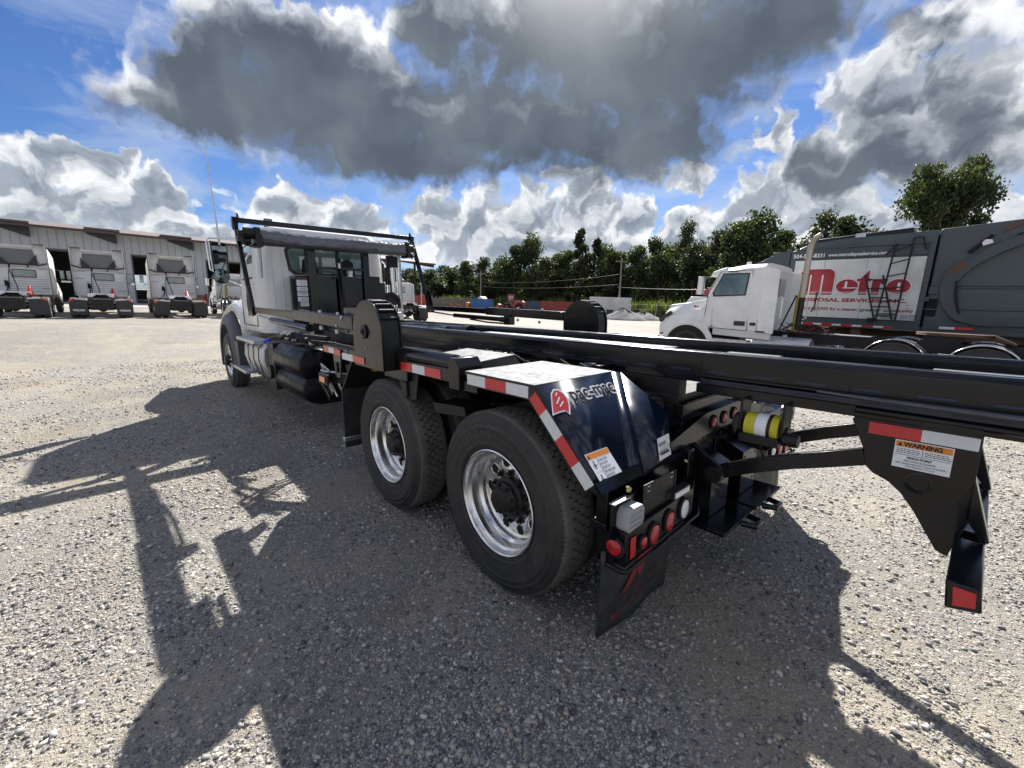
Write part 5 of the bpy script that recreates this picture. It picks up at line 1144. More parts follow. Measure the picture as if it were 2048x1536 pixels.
# --- sleeper tractors in a row before the workshop
def sleeper(label, loc, group):
    t = thing('sleeper_tractor', label, 'truck', loc, 0, group)
    rig(t, 5.9, far=True)
    b = B(); P = lambda hw, z0, z1: [(hw*.97, z0), (hw, z0+.5), (hw, z1-.35), (hw*.93, z1-.08), (hw*.8, z1), (0, z1+.02)]
    loft(b, [(2.62, P(1.12, 1.08, 3.62)), (3.6, P(1.16, 1.08, 3.66)), (4.9, P(1.16, 1.08, 3.5)), (5.25, P(1.14, 1.08, 3.05)), (5.75, P(1.10, 1.08, 2.1))])
    b.obj('sleeper_cab', WHT, t)
    b = B(); Q = lambda w_, zt: [(w_, .75), (w_+.02, 1.15), (w_*.92, zt-.12), (w_*.6, zt), (0, zt+.03)]
    loft(b, [(5.6, Q(1.16, 1.98)), (6.3, Q(1.2, 1.85)), (6.9, Q(1.12, 1.6)), (7.15, Q(.95, 1.3))]); b.obj('hood', WHT, t)
    # roof fairing sides reaching back, and cross edge
    b = B()
    for s in (1, -1):
        b.hexa([(2.62, s*1.13, 2.55), (2.62, s*1.10, 2.55), (2.28, s*1.10, 2.62), (2.28, s*1.13, 2.62), (2.62, s*1.13, 3.6), (2.62, s*1.06, 3.66), (2.2, s*1.08, 3.72), (2.2, s*1.14, 3.70)])
        b.hexa([(2.62, s*1.13, 1.1), (2.62, s*1.10, 1.1), (2.25, s*1.12, 1.1), (2.25, s*1.15, 1.1), (2.62, s*1.13, 2.55), (2.62, s*1.10, 2.55), (2.28, s*1.10, 2.62), (2.28, s*1.13, 2.62)])
        b.prism([(s*1.08, 3.70), (s*.62, 3.68), (s*.62, 3.42), (s*.70, 2.95), (s*.88, 2.72), (s*1.08, 2.75)], 'x', 2.50, 2.60)
    b.box(2.35, 2.6, -.64, .64, 3.55, 3.64)
    b.obj('roof_fairing', WHTD, t)
    b = B(); b.prism([(-.62, 3.44), (-.64, 3.2), (-.44, 2.72), (.44, 2.72), (.64, 3.2), (.62, 3.44)], 'x', 2.55, 2.615); b.obj('fairing_panel', mat('fairing_grey', (.17, .175, .175), .6, var=.1) if 'fairing_grey' not in bpy.data.materials else bpy.data.materials['fairing_grey'], t)
    b = B()
    for s in (1, -1): b.prism([(s*.72, 3.2), (s*.72, 2.68), (s*.36, 2.68), (s*.42, 2.78)], 'x', 2.44, 2.54)
    b.box(2.45, 2.55, -.72, .72, 2.62, 2.70); b.box(2.24, 2.6, .66, 1.12, 3.70, 3.735); b.box(2.24, 2.6, -1.12, -.66, 3.70, 3.735)
    for s in (1, -1): b.beam((2.5, s*.72, 2.62), (2.25, s*1.12, 2.76), .05, .06); b.beam((2.24, s*1.145, 1.1), (2.22, s*1.15, 3.70), .025, .03)
    b.obj('fairing_brace', DGRY, t)
    b = B(); b.box(2.585, 2.612, -.60, .27, 1.98, 2.40, 0); b.box(2.578, 2.584, -.57, .24, 2.02, 2.36, 1); b.obj('rear_window', [DGRY, GLSG], t)
    b = B()
    for k, z in enumerate((1.25, 1.38, 1.51, 1.64, 1.77, 1.9, 2.5)): b.box(2.606, 2.614, -1.02, .62 if z < 2.4 else 1.02, z, z+.012)
    b.box(2.60, 2.61, .60, 1.08, 2.44, 2.455); b.box(2.60, 2.61, -1.08, -.66, 2.44, 2.455); b.box(2.6, 2.61, .7, 1.06, 2.05, 2.07); b.box(2.6, 2.61, -1.06, -.7, 1.4, 1.42)
    b.obj('panel_seam', GRYP, t)
    b = B(); b.path([(2.45, .33, 2.66), (2.4, .32, 2.3), (2.35, .22, 1.9), (2.2, .12, 1.5), (2.1, .10, 1.1)], .022, 6); b.path([(2.45, .28, 2.66), (2.4, .36, 2.2), (2.3, .40, 1.6), (2.2, .42, 1.1)], .018, 6); b.path([(2.5, -.35, 2.7), (2.5, -.35, 2.5)], .03, 6)
    b.path([(2.5, .55, 1.8), (2.45, .45, 1.6), (2.4, .5, 1.3), (2.4, .6, 1.15)], .03, 6); b.box(2.5, 2.6, .45, .58, 1.5, 1.75)
    b.obj('air_line', RUBD, t)
    for s in (1, -1):
        b = B(); b.prism([(s*.55, .18), (s*.55, .93), (s*.98, .98), (s*1.22, .86), (s*1.22, .18)], 'x', -1.36, -1.33, 0)
        b.obj('mud_flap', FLAP, t)
        b = B(); b.hexa([(-1.38, s*.52, .92), (-1.38, s*.98, .95), (-1.32, s*.98, .95), (-1.32, s*.52, .92), (-1.38, s*.52, .985), (-1.38, s*.98, 1.01), (-1.32, s*.98, 1.01), (-1.32, s*.52, .985)], 0)
        b.hexa([(-1.38, s*.98, .95), (-1.38, s*1.22, .82), (-1.32, s*1.22, .82), (-1.32, s*.98, .95), (-1.38, s*.98, 1.01), (-1.38, s*1.24, .88), (-1.32, s*1.24, .88), (-1.32, s*.98, 1.01)], 1)
        b.obj('flap_bracket', [ALUD, REDT], t)
        b = B(); b.path([(4.9, s*1.1, 2.5), (5.0, s*1.42, 2.48)], .02, 6); b.path([(4.95, s*1.1, 1.9), (5.0, s*1.4, 1.88)], .02, 6); b.obj('mirror_arm', DGRY, t)
        b = B(); b.box(4.96, 5.08, *((1.33, 1.52) if s > 0 else (-1.52, -1.33)), 1.98, 2.50, 0); b.box(4.952, 4.959, *((1.345, 1.505) if s > 0 else (-1.505, -1.345)), 2.0, 2.48, 1); b.box(4.96, 5.1, *((1.36, 1.56) if s > 0 else (-1.56, -1.36)), 1.80, 1.90, 2); b.obj('side_mirror', [DGRY, GLSG, WHT], t)
    b = B(); b.box(-1.34, -1.26, -.45, .45, .42, .95, 0); b.box(-1.36, -1.34, -.2, .2, .55, .8, 0); b.path([(-1.3, .34, .98), (-1.42, .34, .98), (-1.42, -.34, .98), (-1.3, -.34, .98)], .03, 6, 1); b.obj('rear_crossmember', [BLK2, GRYP], t)
    return t
grp = 'white sleeper tractors parked in a row before the workshop'
v1 = sleeper('white sleeper tractor at the left edge of the photo, nearest the frame border', (30.95, 6.52, 0), grp)
SP = [(3.39, 'white sleeper tractor whose black mud flaps carry white lettering', True), (.05, 'white sleeper tractor standing nearest the mirror of the black hoist truck', False)]
vs_ = []
for y, lab, let in SP:
    c_ = copy_tree(v1); c_.location = (30.95, y, 0); c_['label'] = lab; vs_.append(c_)
    if let:
        for s in (1, -1):
            b = B(); write(b, 'VOLVO', (-1.368, s*.885+.22, .36), (0, -1, 0), (0, 0, 1), .13, width=.44, bold=.006); b.obj('flap_lettering', LBL, c_)
# cones riding on the frames
CL = ['orange cone on the frame of the leftmost sleeper tractor', 'orange cone on the frame of the tractor with lettered flaps', 'orange cone on the frame of the tractor nearest the hoist truck']
for i, y in enumerate((6.52, 3.39, .05)):
    b = B(); b.lathe([(.17, .02), (.15, .05), (.13, .055), (.03, .50), (.0, .50)], n=20, ax='z'); b.box(-.19, .19, -.19, .19, 0, .025)
    if i == 0: cm_ = b.mesh('traffic_cone', CONE)
    o = bpy.data.objects.new('traffic_cone', cm_); COL.objects.link(o); o.location = (30.85+(.9 if i == 1 else .75), y-.46, 1.06); tag(o, CL[i], 'traffic cone', 'orange cones on the tractor frames')

# --- day cab tractor
def daycab(label, loc, rz=0., near=True, group=None):
    t = thing('day_cab_tractor', label, 'truck', loc, rz, group); rig(t, 5.25, far=not near)
    W_ = 1.15
    b = B(); P = lambda z1, hw, z0=1.07: [(hw*.985, z0), (hw, z0+.35), (hw, 1.95), (hw*.955, z1-.12), (hw*.87, z1-.02), (hw*.6, z1+.015), (0, z1+.02)]
    loft(b, [(3.42, P(2.80, W_)), (3.9, P(2.78, W_)), (4.40, P(2.70, W_*.99)), (4.62, P(2.60, W_*.97)), (4.80, [(W_*.97, 1.3), (W_*.98, 1.6), (W_*.98, 1.93), (W_*.95, 1.95), (W_*.9, 1.98), (W_*.6, 2.0), (0, 2.02)])])
    b.obj('cab', WHT, t)
    b = B(); b.prism([(4.60, 2.58), (4.84, 2.12), (4.86, 1.99), (4.72, 1.97), (4.50, 2.60)], 'y', -.98, .98); b.obj('windscreen', GLS, t)
    b = B(); b.hexa([(4.45, 1.02, 2.62), (4.45, -1.02, 2.62), (4.86, -.95, 2.48), (4.86, .95, 2.48), (4.40, 1.0, 2.73), (4.40, -1.0, 2.73), (4.80, -.93, 2.62), (4.80, .93, 2.62)]); b.obj('sun_visor', WHT, t, bevel=.02)
    b = B(); Q = lambda w_, zt, z0=.85: [(w_, z0), (w_+.01, 1.1), (w_*.97, zt-.32), (w_*.80, zt-.06), (w_*.45, zt), (0, zt+.02)]
    loft(b, [(4.62, Q(1.155, 2.0, 1.12)), (5.0, Q(1.18, 1.90, .98)), (5.55, Q(1.19, 1.76)), (6.0, Q(1.15, 1.62)), (6.22, Q(1.02, 1.42)), (6.34, Q(.80, 1.05))])
    b.obj('hood', WHT, t)
    for s in (1, -1):
        S2 = lambda a, c_: (s*a, s*c_) if s > 0 else (s*c_, s*a)
        b = B(); b.prism([(5.25+.63*math.cos(R(a)), .54+.58*math.sin(R(a))) for a in range(8, 173, 11)]+[(4.62, .6), (5.88, .6)], 'y', s*.8, s*1.198); b.obj('wheel_arch', DARKIN, t)
        b = B()
        rows = []
        for a in range(4, 177, 12):
            c_, s_ = math.cos(R(a)), math.sin(R(a)); rows.append([(5.25+.62*c_, s*1.19, .54+.57*s_), (5.25+.68*c_, s*1.225, .54+.63*s_), (5.25+.80*c_, s*1.19, .54+.74*s_)])
        b.sheet(rows); b.obj('arch_lip', WHT, t)
        b = B(); b.prism([(4.65, 1.15), (4.88, 1.34), (4.93, .95), (4.72, .80)], 'y', s*1.0, s*1.19); b.obj('fender_rear', WHT, t, bevel=.02)
        b = B(); b.add([(x, s*(y), z) for x, y, z in ((6.18, 1.055, 1.12), (6.22, 1.03, 1.22), (5.78, 1.165, 1.49), (5.76, 1.17, 1.43))], [(0, 1, 2, 3)]); b.prism([(6.16, 1.16), (6.2, 1.27), (5.85, 1.50), (5.80, 1.45)], 'y', s*1.10, s*1.155); b.obj('headlamp', DGRY, t)
        wn = [(3.79, 1.97), (3.76, 2.55), (4.44, 2.55), (4.66, 2.02), (4.63, 1.93)]
        fx = lambda p_, o_: (p_[0], s*((W_ if p_[1] <= 1.95 else W_*(1-.045*(p_[1]-1.95)/.73))+o_), p_[1])
        b = B(); b.add([fx(p_, .006) for p_ in wn], [list(range(5))], 0)
        cx_, cz_ = 4.2, 2.24; b.add([fx((cx_+(x-cx_)*.91, cz_+(z-cz_)*.88), .009) for x, z in wn], [list(range(5))], 1); b.obj('side_window', [DGRY, GLSG], t)
        b = B(); ds = [(3.66, 1.06), (3.70, 2.62), (4.50, 2.62), (4.78, 1.98), (4.82, 1.28), (4.53, 1.08)]
        for a_, c_ in zip(ds, ds[1:]+ds[:1]): b.path([fx(a_, .001), fx(c_, .001)], .007, 5)
        b.path([fx((3.42, 1.05), .002), fx((3.45, 2.68), .002)], .006, 5); b.obj('door_seam', DGRY, t)
        b = B(); b.box(3.72, 4.0, *S2(W_, W_+.012), 1.18, 1.30); b.box(3.46, 3.60, *S2(W_, W_+.012), 1.20, 1.28); b.box(4.05, 4.30, *S2(W_-.02, W_+.02), 2.585, 2.62); b.obj('door_handle', DGRY, t, bevel=.01)
        b = B(); b.hexa([(3.44, s*1.15, 1.05), (3.02, s*1.19, 1.02), (3.02, s*1.15, 1.02), (3.44, s*1.11, 1.05), (3.46, s*1.12, 2.72), (3.06, s*1.15, 2.60), (3.06, s*1.11, 2.60), (3.46, s*1.08, 2.72)]); b.obj('side_extender', WHT, t, bevel=.01)
        b = B(); b.path([(3.0, s*1.02, 1.95), (2.93, s*1.1, 1.92), (2.93, s*1.1, 1.42), (3.0, s*1.02, 1.38)], .018, 8); b.obj('grab_handle', WHT, t)
        b = B(); b.path([(4.75, s*1.12, 2.45), (4.86, s*1.33, 2.44), (4.86, s*1.33, 1.95), (4.78, s*1.15, 1.93)], .02, 8, 0); b.prism([(s*1.26, 1.98), (s*1.26, 2.46), (s*1.44, 2.46), (s*1.44, 1.98)], 'x', 4.85, 4.97, 1); b.obj('side_mirror', [DGRY, WHT], t, bevel=.015)
        b = B(); b.prism([(3.1, 1.07), (4.55, 1.07), (4.55, .90), (3.1, .86)], 'y', s*1.0, s*1.12); b.obj('cab_skirt', WHTD, t)
        b = B(); b.box(3.6, 4.5, *S2(.9, 1.18), .72, .80); b.box(3.6, 4.5, *S2(.9, 1.18), .38, .45); b.lathe([(0, 0), (.28, .02), (.3, .06), (.3, 1.25), (.28, 1.3), (0, 1.32)], o=(2.2, s*.86, .66), ax='x', n=24); b.tube((2.8, s*.95, .95), (2.8, s*.97, 1.0), .06, 12); b.obj('step_tank', ALUD, t, bevel=.006)
        b = B(); b.box(-1.28, -1.25, *S2(.60, 1.2), .2, .9, 0); b.hexa([(-1.30, s*.56, .93), (-1.30, s*1.0, .95), (-1.24, s*1.0, .95), (-1.24, s*.56, .93), (-1.30, s*.56, 1.0), (-1.30, s*1.0, 1.02), (-1.24, s*1.0, 1.02), (-1.24, s*.56, 1.0)], 1) ; b.obj('mud_flap', [FLAP, ALU], t)
        if near:
            for x in (-.66, .66):
                b = B(); rows = [[(x+.575*math.cos(R(a)), s*y, .51+.575*math.sin(R(a))) for y in (.60, .9, 1.22)] for a in range(20, 161, 7)]; b.sheet(rows); o = b.obj('wheel_cover', ALUD if False else DGRY, t); sf = o.modifiers.new('thickness', 'SOLIDIFY'); sf.thickness = .006
                b = B(); b.path([(x+.578*math.cos(R(a)), s*1.222, .51+.578*math.sin(R(a))) for a in range(20, 161, 7)], .011, 6); b.obj('cover_edge', CHR, t); b = B(); b.path([(x+.578*math.cos(R(a)), s*.60, .51+.578*math.sin(R(a))) for a in range(20, 161, 7)], .010, 6); b.obj('cover_edge', CHR, t)
    b = B(); b.box(3.40, 3.43, -1.1, 1.1, 1.1, 2.66); b.obj('cab_back', WHTD, t)
    b = B(); b.prism([(-.52, 1.98), (-.52, 2.46), (.52, 2.46), (.52, 1.98)], 'x', 3.38, 3.398, 0); b.prism([(.70, 1.98), (.70, 2.42), (.98, 2.42), (.98, 1.98)], 'x', 3.385, 3.398, 0); b.obj('rear_window', GLSG, t, bevel=.004)
    b = B(); b.path([(2.62, .75, 1.15), (2.62, .75, 1.95)], .078, 16, 1); b.path([(2.62, .75, 1.95), (2.60, .75, 3.05), (2.58, .76, 3.22), (2.50, .78, 3.36), (2.40, .80, 3.42)], .070, 16, 0); b.obj('exhaust_stack', [TAN, BLK2], t)
    b = B(); b.beam((2.7, .62, 1.1), (2.7, .62, 2.0), .14, .10, 1); b.beam((2.72, .82, 2.0), (2.95, 1.0, 1.1), .03, .03); b.beam((2.66, .86, 1.15), (2.66, .86, 2.1), .02, .02, 1); b.obj('stack_support', [BLK2, YELD], t)
    b = B(); rnd = random.Random(8)
    for k in range(9):
        y0 = .15+.7*rnd.random(); pts = [(2.95-.25*j, y0+.18*math.sin(j*1.3+k), 1.18+.12*math.sin(j*1.7+k*2)) for j in range(5)]; b.path(pts, .014, 6, k % 2)
    b.obj('air_line', [RUBD, HRED], t)
    b = B(); b.box(1.2, 3.0, -.5, .5, 1.06, 1.08); b.obj('deck_plate', TREADPL, t)
    b = B(); b.box(4.0, 4.3, -.1, .1, 2.80, 2.86); b.tube((4.1, .35, 2.78), (4.1, .35, 2.90), .06, 12); b.obj('roof_marker', WHTD, t)
    return t
dc = daycab('white day cab tractor facing left before the grey garbage truck', (-1.0, -10.72, 0))
b = B(); wst = (0, .10, 0)
b.box(4.98, 5.13, 1.172, 1.176, 1.60, 1.68, 0)
for k in range(4): b.box(4.98, 5.13, 1.1762, 1.178, 1.603+k*.02, 1.611+k*.02, 1)
b.box(5.07, 5.13, 1.1782, 1.179, 1.64, 1.68, 2)
b.obj('flag_decal', [LBL, LRED, BLUE], dc)
b = B(); write(b, 'D13', (4.02, 1.158, 1.40) if False else (4.86, 1.165, 1.46), (-1, 0, 0), (0, 0, 1), .07, width=.12); b.obj('fender_badge', GRYP, dc) if False else None
b = B(); b.box(3.20, 3.44, 1.168, 1.171, 1.035, 1.075); b.obj('cab_badge', DGRY, dc)
t2 = copy_tree(dc); t2.location = (27.0, -12.85, 0); t2.rotation_euler = (0, 0, R(-17)); t2['label'] = 'small distant white day cab tractor under the open canopy, seen from behind'
t4 = copy_tree(dc); t4.location = (30.6, -3.35, 0); t4['label'] = 'white day cab tractor seen from behind between mirror and hoist truck cab'
for o in (t2, t4):
    for ch in list(o.children):
        if ch.name.split('.')[0] in ('flag_decal', 'cab_badge', 'roof_marker') or (o is t4 and ch.name.startswith('exhaust')): bpy.data.objects.remove(ch)

# --- garbage truck
gt = thing('garbage_truck', 'big grey garbage truck with a white lettered panel on its side', 'truck', (0, -14.35, 0))
y0 = 1.35   # side plane at Y = -13.0
b = B(); side_p = [(2.9, 1.30), (2.9, 3.40), (2.36, 3.64), (1.58, 3.72), (-.37, 3.78), (-.37, 1.22)]
b.prism(side_p, 'y', -1.30, 1.30); b.obj('body', GDK, gt, bevel=.03)
b = B(); b.prism([(-.40, 3.80), (-1.46, 3.88), (-2.6, 3.96), (-4.2, 3.6), (-5.0, 2.6), (-4.6, 1.1), (-2.0, 1.15), (-.40, 1.26)], 'y', -1.24, 1.24); b.obj('tailgate', GDK, gt, bevel=.03)
outer = [(-3.2, 3.98), (-1.81, 3.56), (-1.39, 3.35), (-.96, 2.98), (-.64, 2.74), (-.58, 2.35), (-.68, 1.9), (-.93, 1.54), (-1.38, 1.40), (-3.2, 1.44)]
inner = [(-3.2, 1.64), (-2.12, 1.62), (-1.43, 1.60), (-1.15, 1.66), (-.99, 1.80), (-.87, 2.15), (-.90, 2.50), (-1.14, 2.85), (-1.5, 3.13), (-1.86, 3.33), (-3.2, 3.78)]
b = B()
ov = [(x, 1.24, z) for x, z in outer]; k_ = len(outer)
inn = inner[::-1]
for yy in (1.24, 1.345):
    for i in range(k_-1):
        pass
def strip(b, A_, C_, y_a, y_b, m=0):
    n_ = len(A_)
    v = [(x, y_b, z) for x, z in A_]+[(x, y_b, z) for x, z in C_]+[(x, y_a, z) for x, z in A_]+[(x, y_a, z) for x, z in C_]
    f = [(i, i+1, n_+i+1, n_+i) for i in range(n_-1)]+[(i, 2*n_+i, 2*n_+i+1, i+1) for i in range(n_-1)]+[(n_+i, n_+i+1, 3*n_+i+1, 3*n_+i) for i in range(n_-1)]
    b.add(v, f, m)
def resample(P, n):
    P = [Vector(p_) for p_ in P]; L_ = [0]
    for a_, c_ in zip(P, P[1:]): L_.append(L_[-1]+(c_-a_).length)
    out = []
    for i in range(n):
        t_ = L_[-1]*i/(n-1); j = max(k for k in range(len(L_)) if L_[k] <= t_+1e-9); j = min(j, len(P)-2); u_ = (t_-L_[j])/(L_[j+1]-L_[j]); out.append(tuple(P[j].lerp(P[j+1], u_)))
    return out
strip(b, resample(outer, 30), resample(inn, 30), 1.22, 1.35); o = b.obj('curved_frame', GDK2, gt, bevel=.012)
b = B()
for z in (2.30, 1.78, 2.36): b.box(-3.4, -.9, 1.241, 1.262, z, z+.03)
b.box(-.62, -.38, 1.18, 1.30, 1.76, 1.80); b.box(-.95, -.40, 1.24, 1.30, 2.16, 2.36); b.box(-.45, -.36, 1.24, 1.34, 1.98, 2.10)
b.obj('tailgate_rib', GDK2, gt, bevel=.01)
b = B(); b.box(-.62, -.40, 1.0, 1.26, 1.6, 2.05); b.prism([(-.95, 3.2), (-1.3, 3.6), (-1.35, 3.55), (-1.02, 3.15)], 'y', 1.25, 1.30); b.obj('shadow_gap', DARKIN, gt)
b = B(); b.path([(-.88, 1.37, 2.5), (-.92, 1.38, 2.2), (-1.0, 1.38, 1.85), (-1.06, 1.37, 1.68)], .022, 8); b.tube((-1.72, 1.28, 3.52), (-2.6, 1.28, 3.86), .045, 12); b.obj('hydraulic_pipe', BLK2, gt)
b = B(); b.prism([(-.88, 2.72), (-1.02, 2.86), (-.88, 2.98), (-.70, 2.80), (-.66, 2.66)], 'y', 1.35, 1.357); b.prism([(-2.0, 3.9), (-1.45, 3.60), (-1.55, 3.78)], 'y', 1.25, 1.27); b.obj('grime_plate', RUST, gt)
b = B(); b.prism([(-1.20, 3.32), (-1.36, 3.38), (-1.33, 3.46), (-1.22, 3.47), (-1.17, 3.40)], 'y', 1.36, 1.364); b.obj('paint_chip', LBL, gt)
# frame post beside the panel, top rail and round-edged cover on the roof
b = B(); b.box(-.37, -.26, 1.30, 1.37, 1.22, 3.42); b.box(-.27, 2.88, 1.30, 1.36, 1.30, 1.44); b.box(-.27, 2.80, 1.30, 1.335, 3.18, 3.36) ; b.box(-.27, 2.80, 1.30, 1.345, 3.45, 3.49)
for x in (.45, 1.35): b.box(x, x+.02, 1.30, 1.32, 3.36, 3.62)
b.obj('side_frame', GDK2, gt, bevel=.008)
b = B(); b.hexa([(2.55, 1.28, 3.56), (.12, 1.28, 3.74), (.12, .6, 3.74), (2.55, .6, 3.56), (2.5, 1.26, 3.74), (.12, 1.26, 3.90), (.12, .6, 3.90), (2.5, .6, 3.74)]); o = b.obj('roof_cover', BLK2, gt, bevel=.06, seg=4)
b = B(); b.hexa([(1.35, 1.285, 3.645), (1.12, 1.285, 3.66), (1.12, .6, 3.66), (1.35, .6, 3.645), (1.35, 1.27, 3.83), (1.12, 1.27, 3.845), (1.12, .6, 3.845), (1.35, .6, 3.83)]); b.obj('cover_strap', ALUD, gt)
b = B(); b.box(3.0, 3.4, .6, 1.32, 2.6, 3.42); b.prism([(3.4, 2.9), (3.4, 3.35), (3.9, 3.1), (4.3, 2.8), (4.3, 2.7)], 'y', .6, 1.2); b.box(2.9, 3.0, 1.2, 1.33, 2.7, 3.5); b.obj('front_hinge', GDK2, gt, bevel=.01)
# the white side panel and its writing (panel plane)
pan = mat('dirty_white_panel', (.66, .66, .63), .45, var=.06, dirt=.55, dirtcol=(.40, .40, .30), scale=.9)
t_ = pan.node_tree; g_ = N(t_); bs_ = t_.nodes['Principled BSDF']; base = bs_.inputs['Base Color'].links[0].from_socket
oo = g_.v('MULTIPLY', g_.add('ShaderNodeTexCoord').outputs['Object'], (3.5, 1, .5)); al = g_.mr(g_.noise(oo, 1.5, 6, .65), .55, .75, 0, .55)
g_._in(bs_.inputs['Base Color'], g_.mix(al, base, (.30, .30, .15, 1)))
b = B(); b.box(-.25, 2.72, 1.345, 1.350, 1.47, 3.13); b.obj('side_panel', pan, gt)
b = B()
for x in (.95, 1.95): b.box(x, x+.008, 1.3502, 1.3515, 1.47, 3.13)
b.obj('panel_seam', GRYP, gt)
yy = 1.352
MR = mat('crimson_lettering', (.33, .012, .022), .45, var=.18, scale=2.5)
def logo(b, off, m, grow=0.):
    """big heavy lower-case style word, built from blocks, discs and arches"""
    G_ = grow; cnt = [0]
    def poly(p_): b.add([(x, yy+off+cnt[0]*.0012, z) for x, z in p_], [list(range(len(p_)))], m); cnt[0] += 1
    def ell(cx_, cz_, rx, rz, a0=0, a1=360, n=28): return [(cx_+rx*math.cos(R(a0+(a1-a0)*i/n)), cz_+rz*math.sin(R(a0+(a1-a0)*i/n))) for i in range(n+1)]
    # M: three legs under two bumps (x falls to the right)
    for x0, x1 in ((2.53-.26, 2.53), (2.24-.27, 2.24), (1.93-.27, 1.93)):
        poly([(x1+G_, 2.12-G_), (x1+G_, 2.74), (x0-G_, 2.74), (x0-G_, 2.12-G_)])
    poly([(2.53+G_, 2.70)]+[(2.36+(.17+G_)*math.cos(R(a)), 2.70+(.17+G_)*math.sin(R(a))) for a in range(0, 91, 15)]+[(1.84, 2.87+G_)]+[(1.84-(.18+G_)*math.cos(R(90-a)), 2.70+(.17+G_)*math.sin(R(90-a))) for a in range(0, 91, 15)])
    poly(ell(1.33, 2.37, .255+G_, .195+G_))
    # t: wedge top, body and cross bar
    poly([(1.05+G_, 2.57), (.86-G_, 2.82+G_), (.86-G_, 2.13-G_), (1.05+G_, 2.13-G_)])
    poly([(1.12+G_, 2.58+G_), (1.12+G_, 2.51), (.80-G_, 2.51), (.80-G_, 2.58+G_)])
    poly([(.77+G_, 2.13-G_), (.77+G_, 2.56+G_), (.59-G_, 2.56+G_), (.59-G_, 2.13-G_)])
    poly([(.62, 2.54+G_), (.50, 2.585+G_), (.44-G_, 2.56), (.46-G_, 2.42), (.52, 2.40-G_), (.60, 2.45)])
    poly(ell(.20, 2.36, .245+G_, .195+G_))
b = B(); logo(b, .0, 0, .022); logo(b, .012, 1)
def cut(p_): b.add([(x, yy+.026, z) for x, z in p_], [list(range(len(p_)))], 0)
for x in (2.265, 1.965): cut([(x, 2.12), (x, 2.70), (x-.035, 2.70), (x-.035, 2.12)])
cut([(1.38, 2.34), (1.38, 2.50), (1.33, 2.50), (1.33, 2.34)]); cut([(1.42, 2.31), (1.42, 2.335), (1.06, 2.335), (1.08, 2.31)])
cut([(.225, 2.27), (.225, 2.46), (.165, 2.46), (.165, 2.27)])
for k in range(3):
    z = 2.16+k*.022; cut([(2.5, z), (2.5, z+.007), (-.1, z+.007), (-.1, z)])
b.obj('word_logo', [LBL, MR], gt)
b = B(); write(b, 'DISPOSAL SERVICES, INC.', (2.42, yy, 1.93), (-1, 0, 0), (0, 0, 1), .14, width=2.44, bold=.006); b.obj('lettering', MR, gt)
b = B(); write(b, 'Powered by CNG for a cleaner,', (2.60, yy, 1.68), (-1, 0, 0), (0, 0, 1), .12, width=1.62, bold=.004); b.obj('lettering', MR, gt); b = B(); write(b, 'community', (.42, yy, 1.68), (-1, 0, 0), (0, 0, 1), .12, width=.62, bold=.004); b.obj('lettering', MR, gt)
b = B(); write(b, 'greener', (.93, yy, 1.68), (-1, 0, 0), (0, 0, 1), .12, width=.46, bold=.004); b.obj('lettering', mat('green_lettering', (.02, .16, .07), .5), gt)
b = B(); write(b, '504-520-8331', (2.80, yy-.010, 3.215), (-1, 0, 0), (0, 0, 1), .16, width=.80, bold=.002); b.obj('lettering', LBL, gt); b = B(); write(b, 'www.metrodisposalservice.com', (1.90, yy-.010, 3.225), (-1, 0, 0), (0, 0, 1), .13, width=1.32, bold=.002); b.obj('lettering', LBL, gt)
b = B()
for x0 in (.45, .05): 
    for k in range(4): b.box(x0-.30, x0, 1.3505, 1.352, 1.50+k*.035, 1.515+k*.035)
b.box(-.18, .02, 1.3505, 1.352, 1.86, 1.865); b.box(-.18, .02, 1.3505, 1.352, 1.78, 1.785); b.obj('small_print', GRYP, gt)
# ladders, rods
def ladder(p, q, r_, s_, n, name='ladder'):
    b = B(); b.path([(p[0], 1.50, p[1]), (q[0], 1.50, q[1])], .022, 8); b.path([(r_[0], 1.50, r_[1]), (s_[0], 1.50, s_[1])], .022, 8)
    for k in range(n):
        t_ = (k+.5)/n; b.path([(p[0]+(q[0]-p[0])*t_, 1.50, p[1]+(q[1]-p[1])*t_), (r_[0]+(s_[0]-r_[0])*t_, 1.50, r_[1]+(s_[1]-r_[1])*t_)], .016, 6)
    b.path([(q[0], 1.50, q[1]), (q[0], 1.34, q[1])], .02, 6); b.path([(p[0], 1.50, p[1]), (p[0], 1.34, p[1])], .02, 6)
    return b.obj(name, BLK2, gt)
ladder((.40, 3.45), (.53, 1.45), (.06, 3.60), (.12, 1.45), 6); ladder((.93, 2.66), (.56, 1.45), (.55, 2.66), (.18, 1.45), 5)
b = B(); b.path([(2.02, 1.42, 2.2), (2.02, 1.44, 1.75), (2.10, 1.42, 1.62)], .02, 6); b.path([(.06, 1.5, 3.6), (-.1, 1.4, 3.62), (-.2, 1.34, 3.3)], .02, 6); b.path([(.4, 1.45, 3.45), (.6, 1.35, 3.2)], .015, 6); b.box(.6, .72, 1.36, 1.46, 1.38, 1.5); b.obj('grab_rod', BLK2, gt)
tape((2.75, 1.362, 1.235), (.15, 1.362, 1.235), (0, 0, 1), .055, [.26, .22]*5+[.2], (0, 1, 0), parent=gt)
tape((-.75, 1.352, 1.29), (-1.35, 1.352, 1.29), (0, 0, 1), .06, [.28, .32], (0, 1, 0), first=1, parent=gt)
b = B(); b.box(-.4, 2.9, 1.28, 1.36, 1.20, 1.31); b.box(-4.2, -.4, 1.0, 1.3, 1.18, 1.30); b.obj('lower_sill', GDK2, gt, bevel=.01)
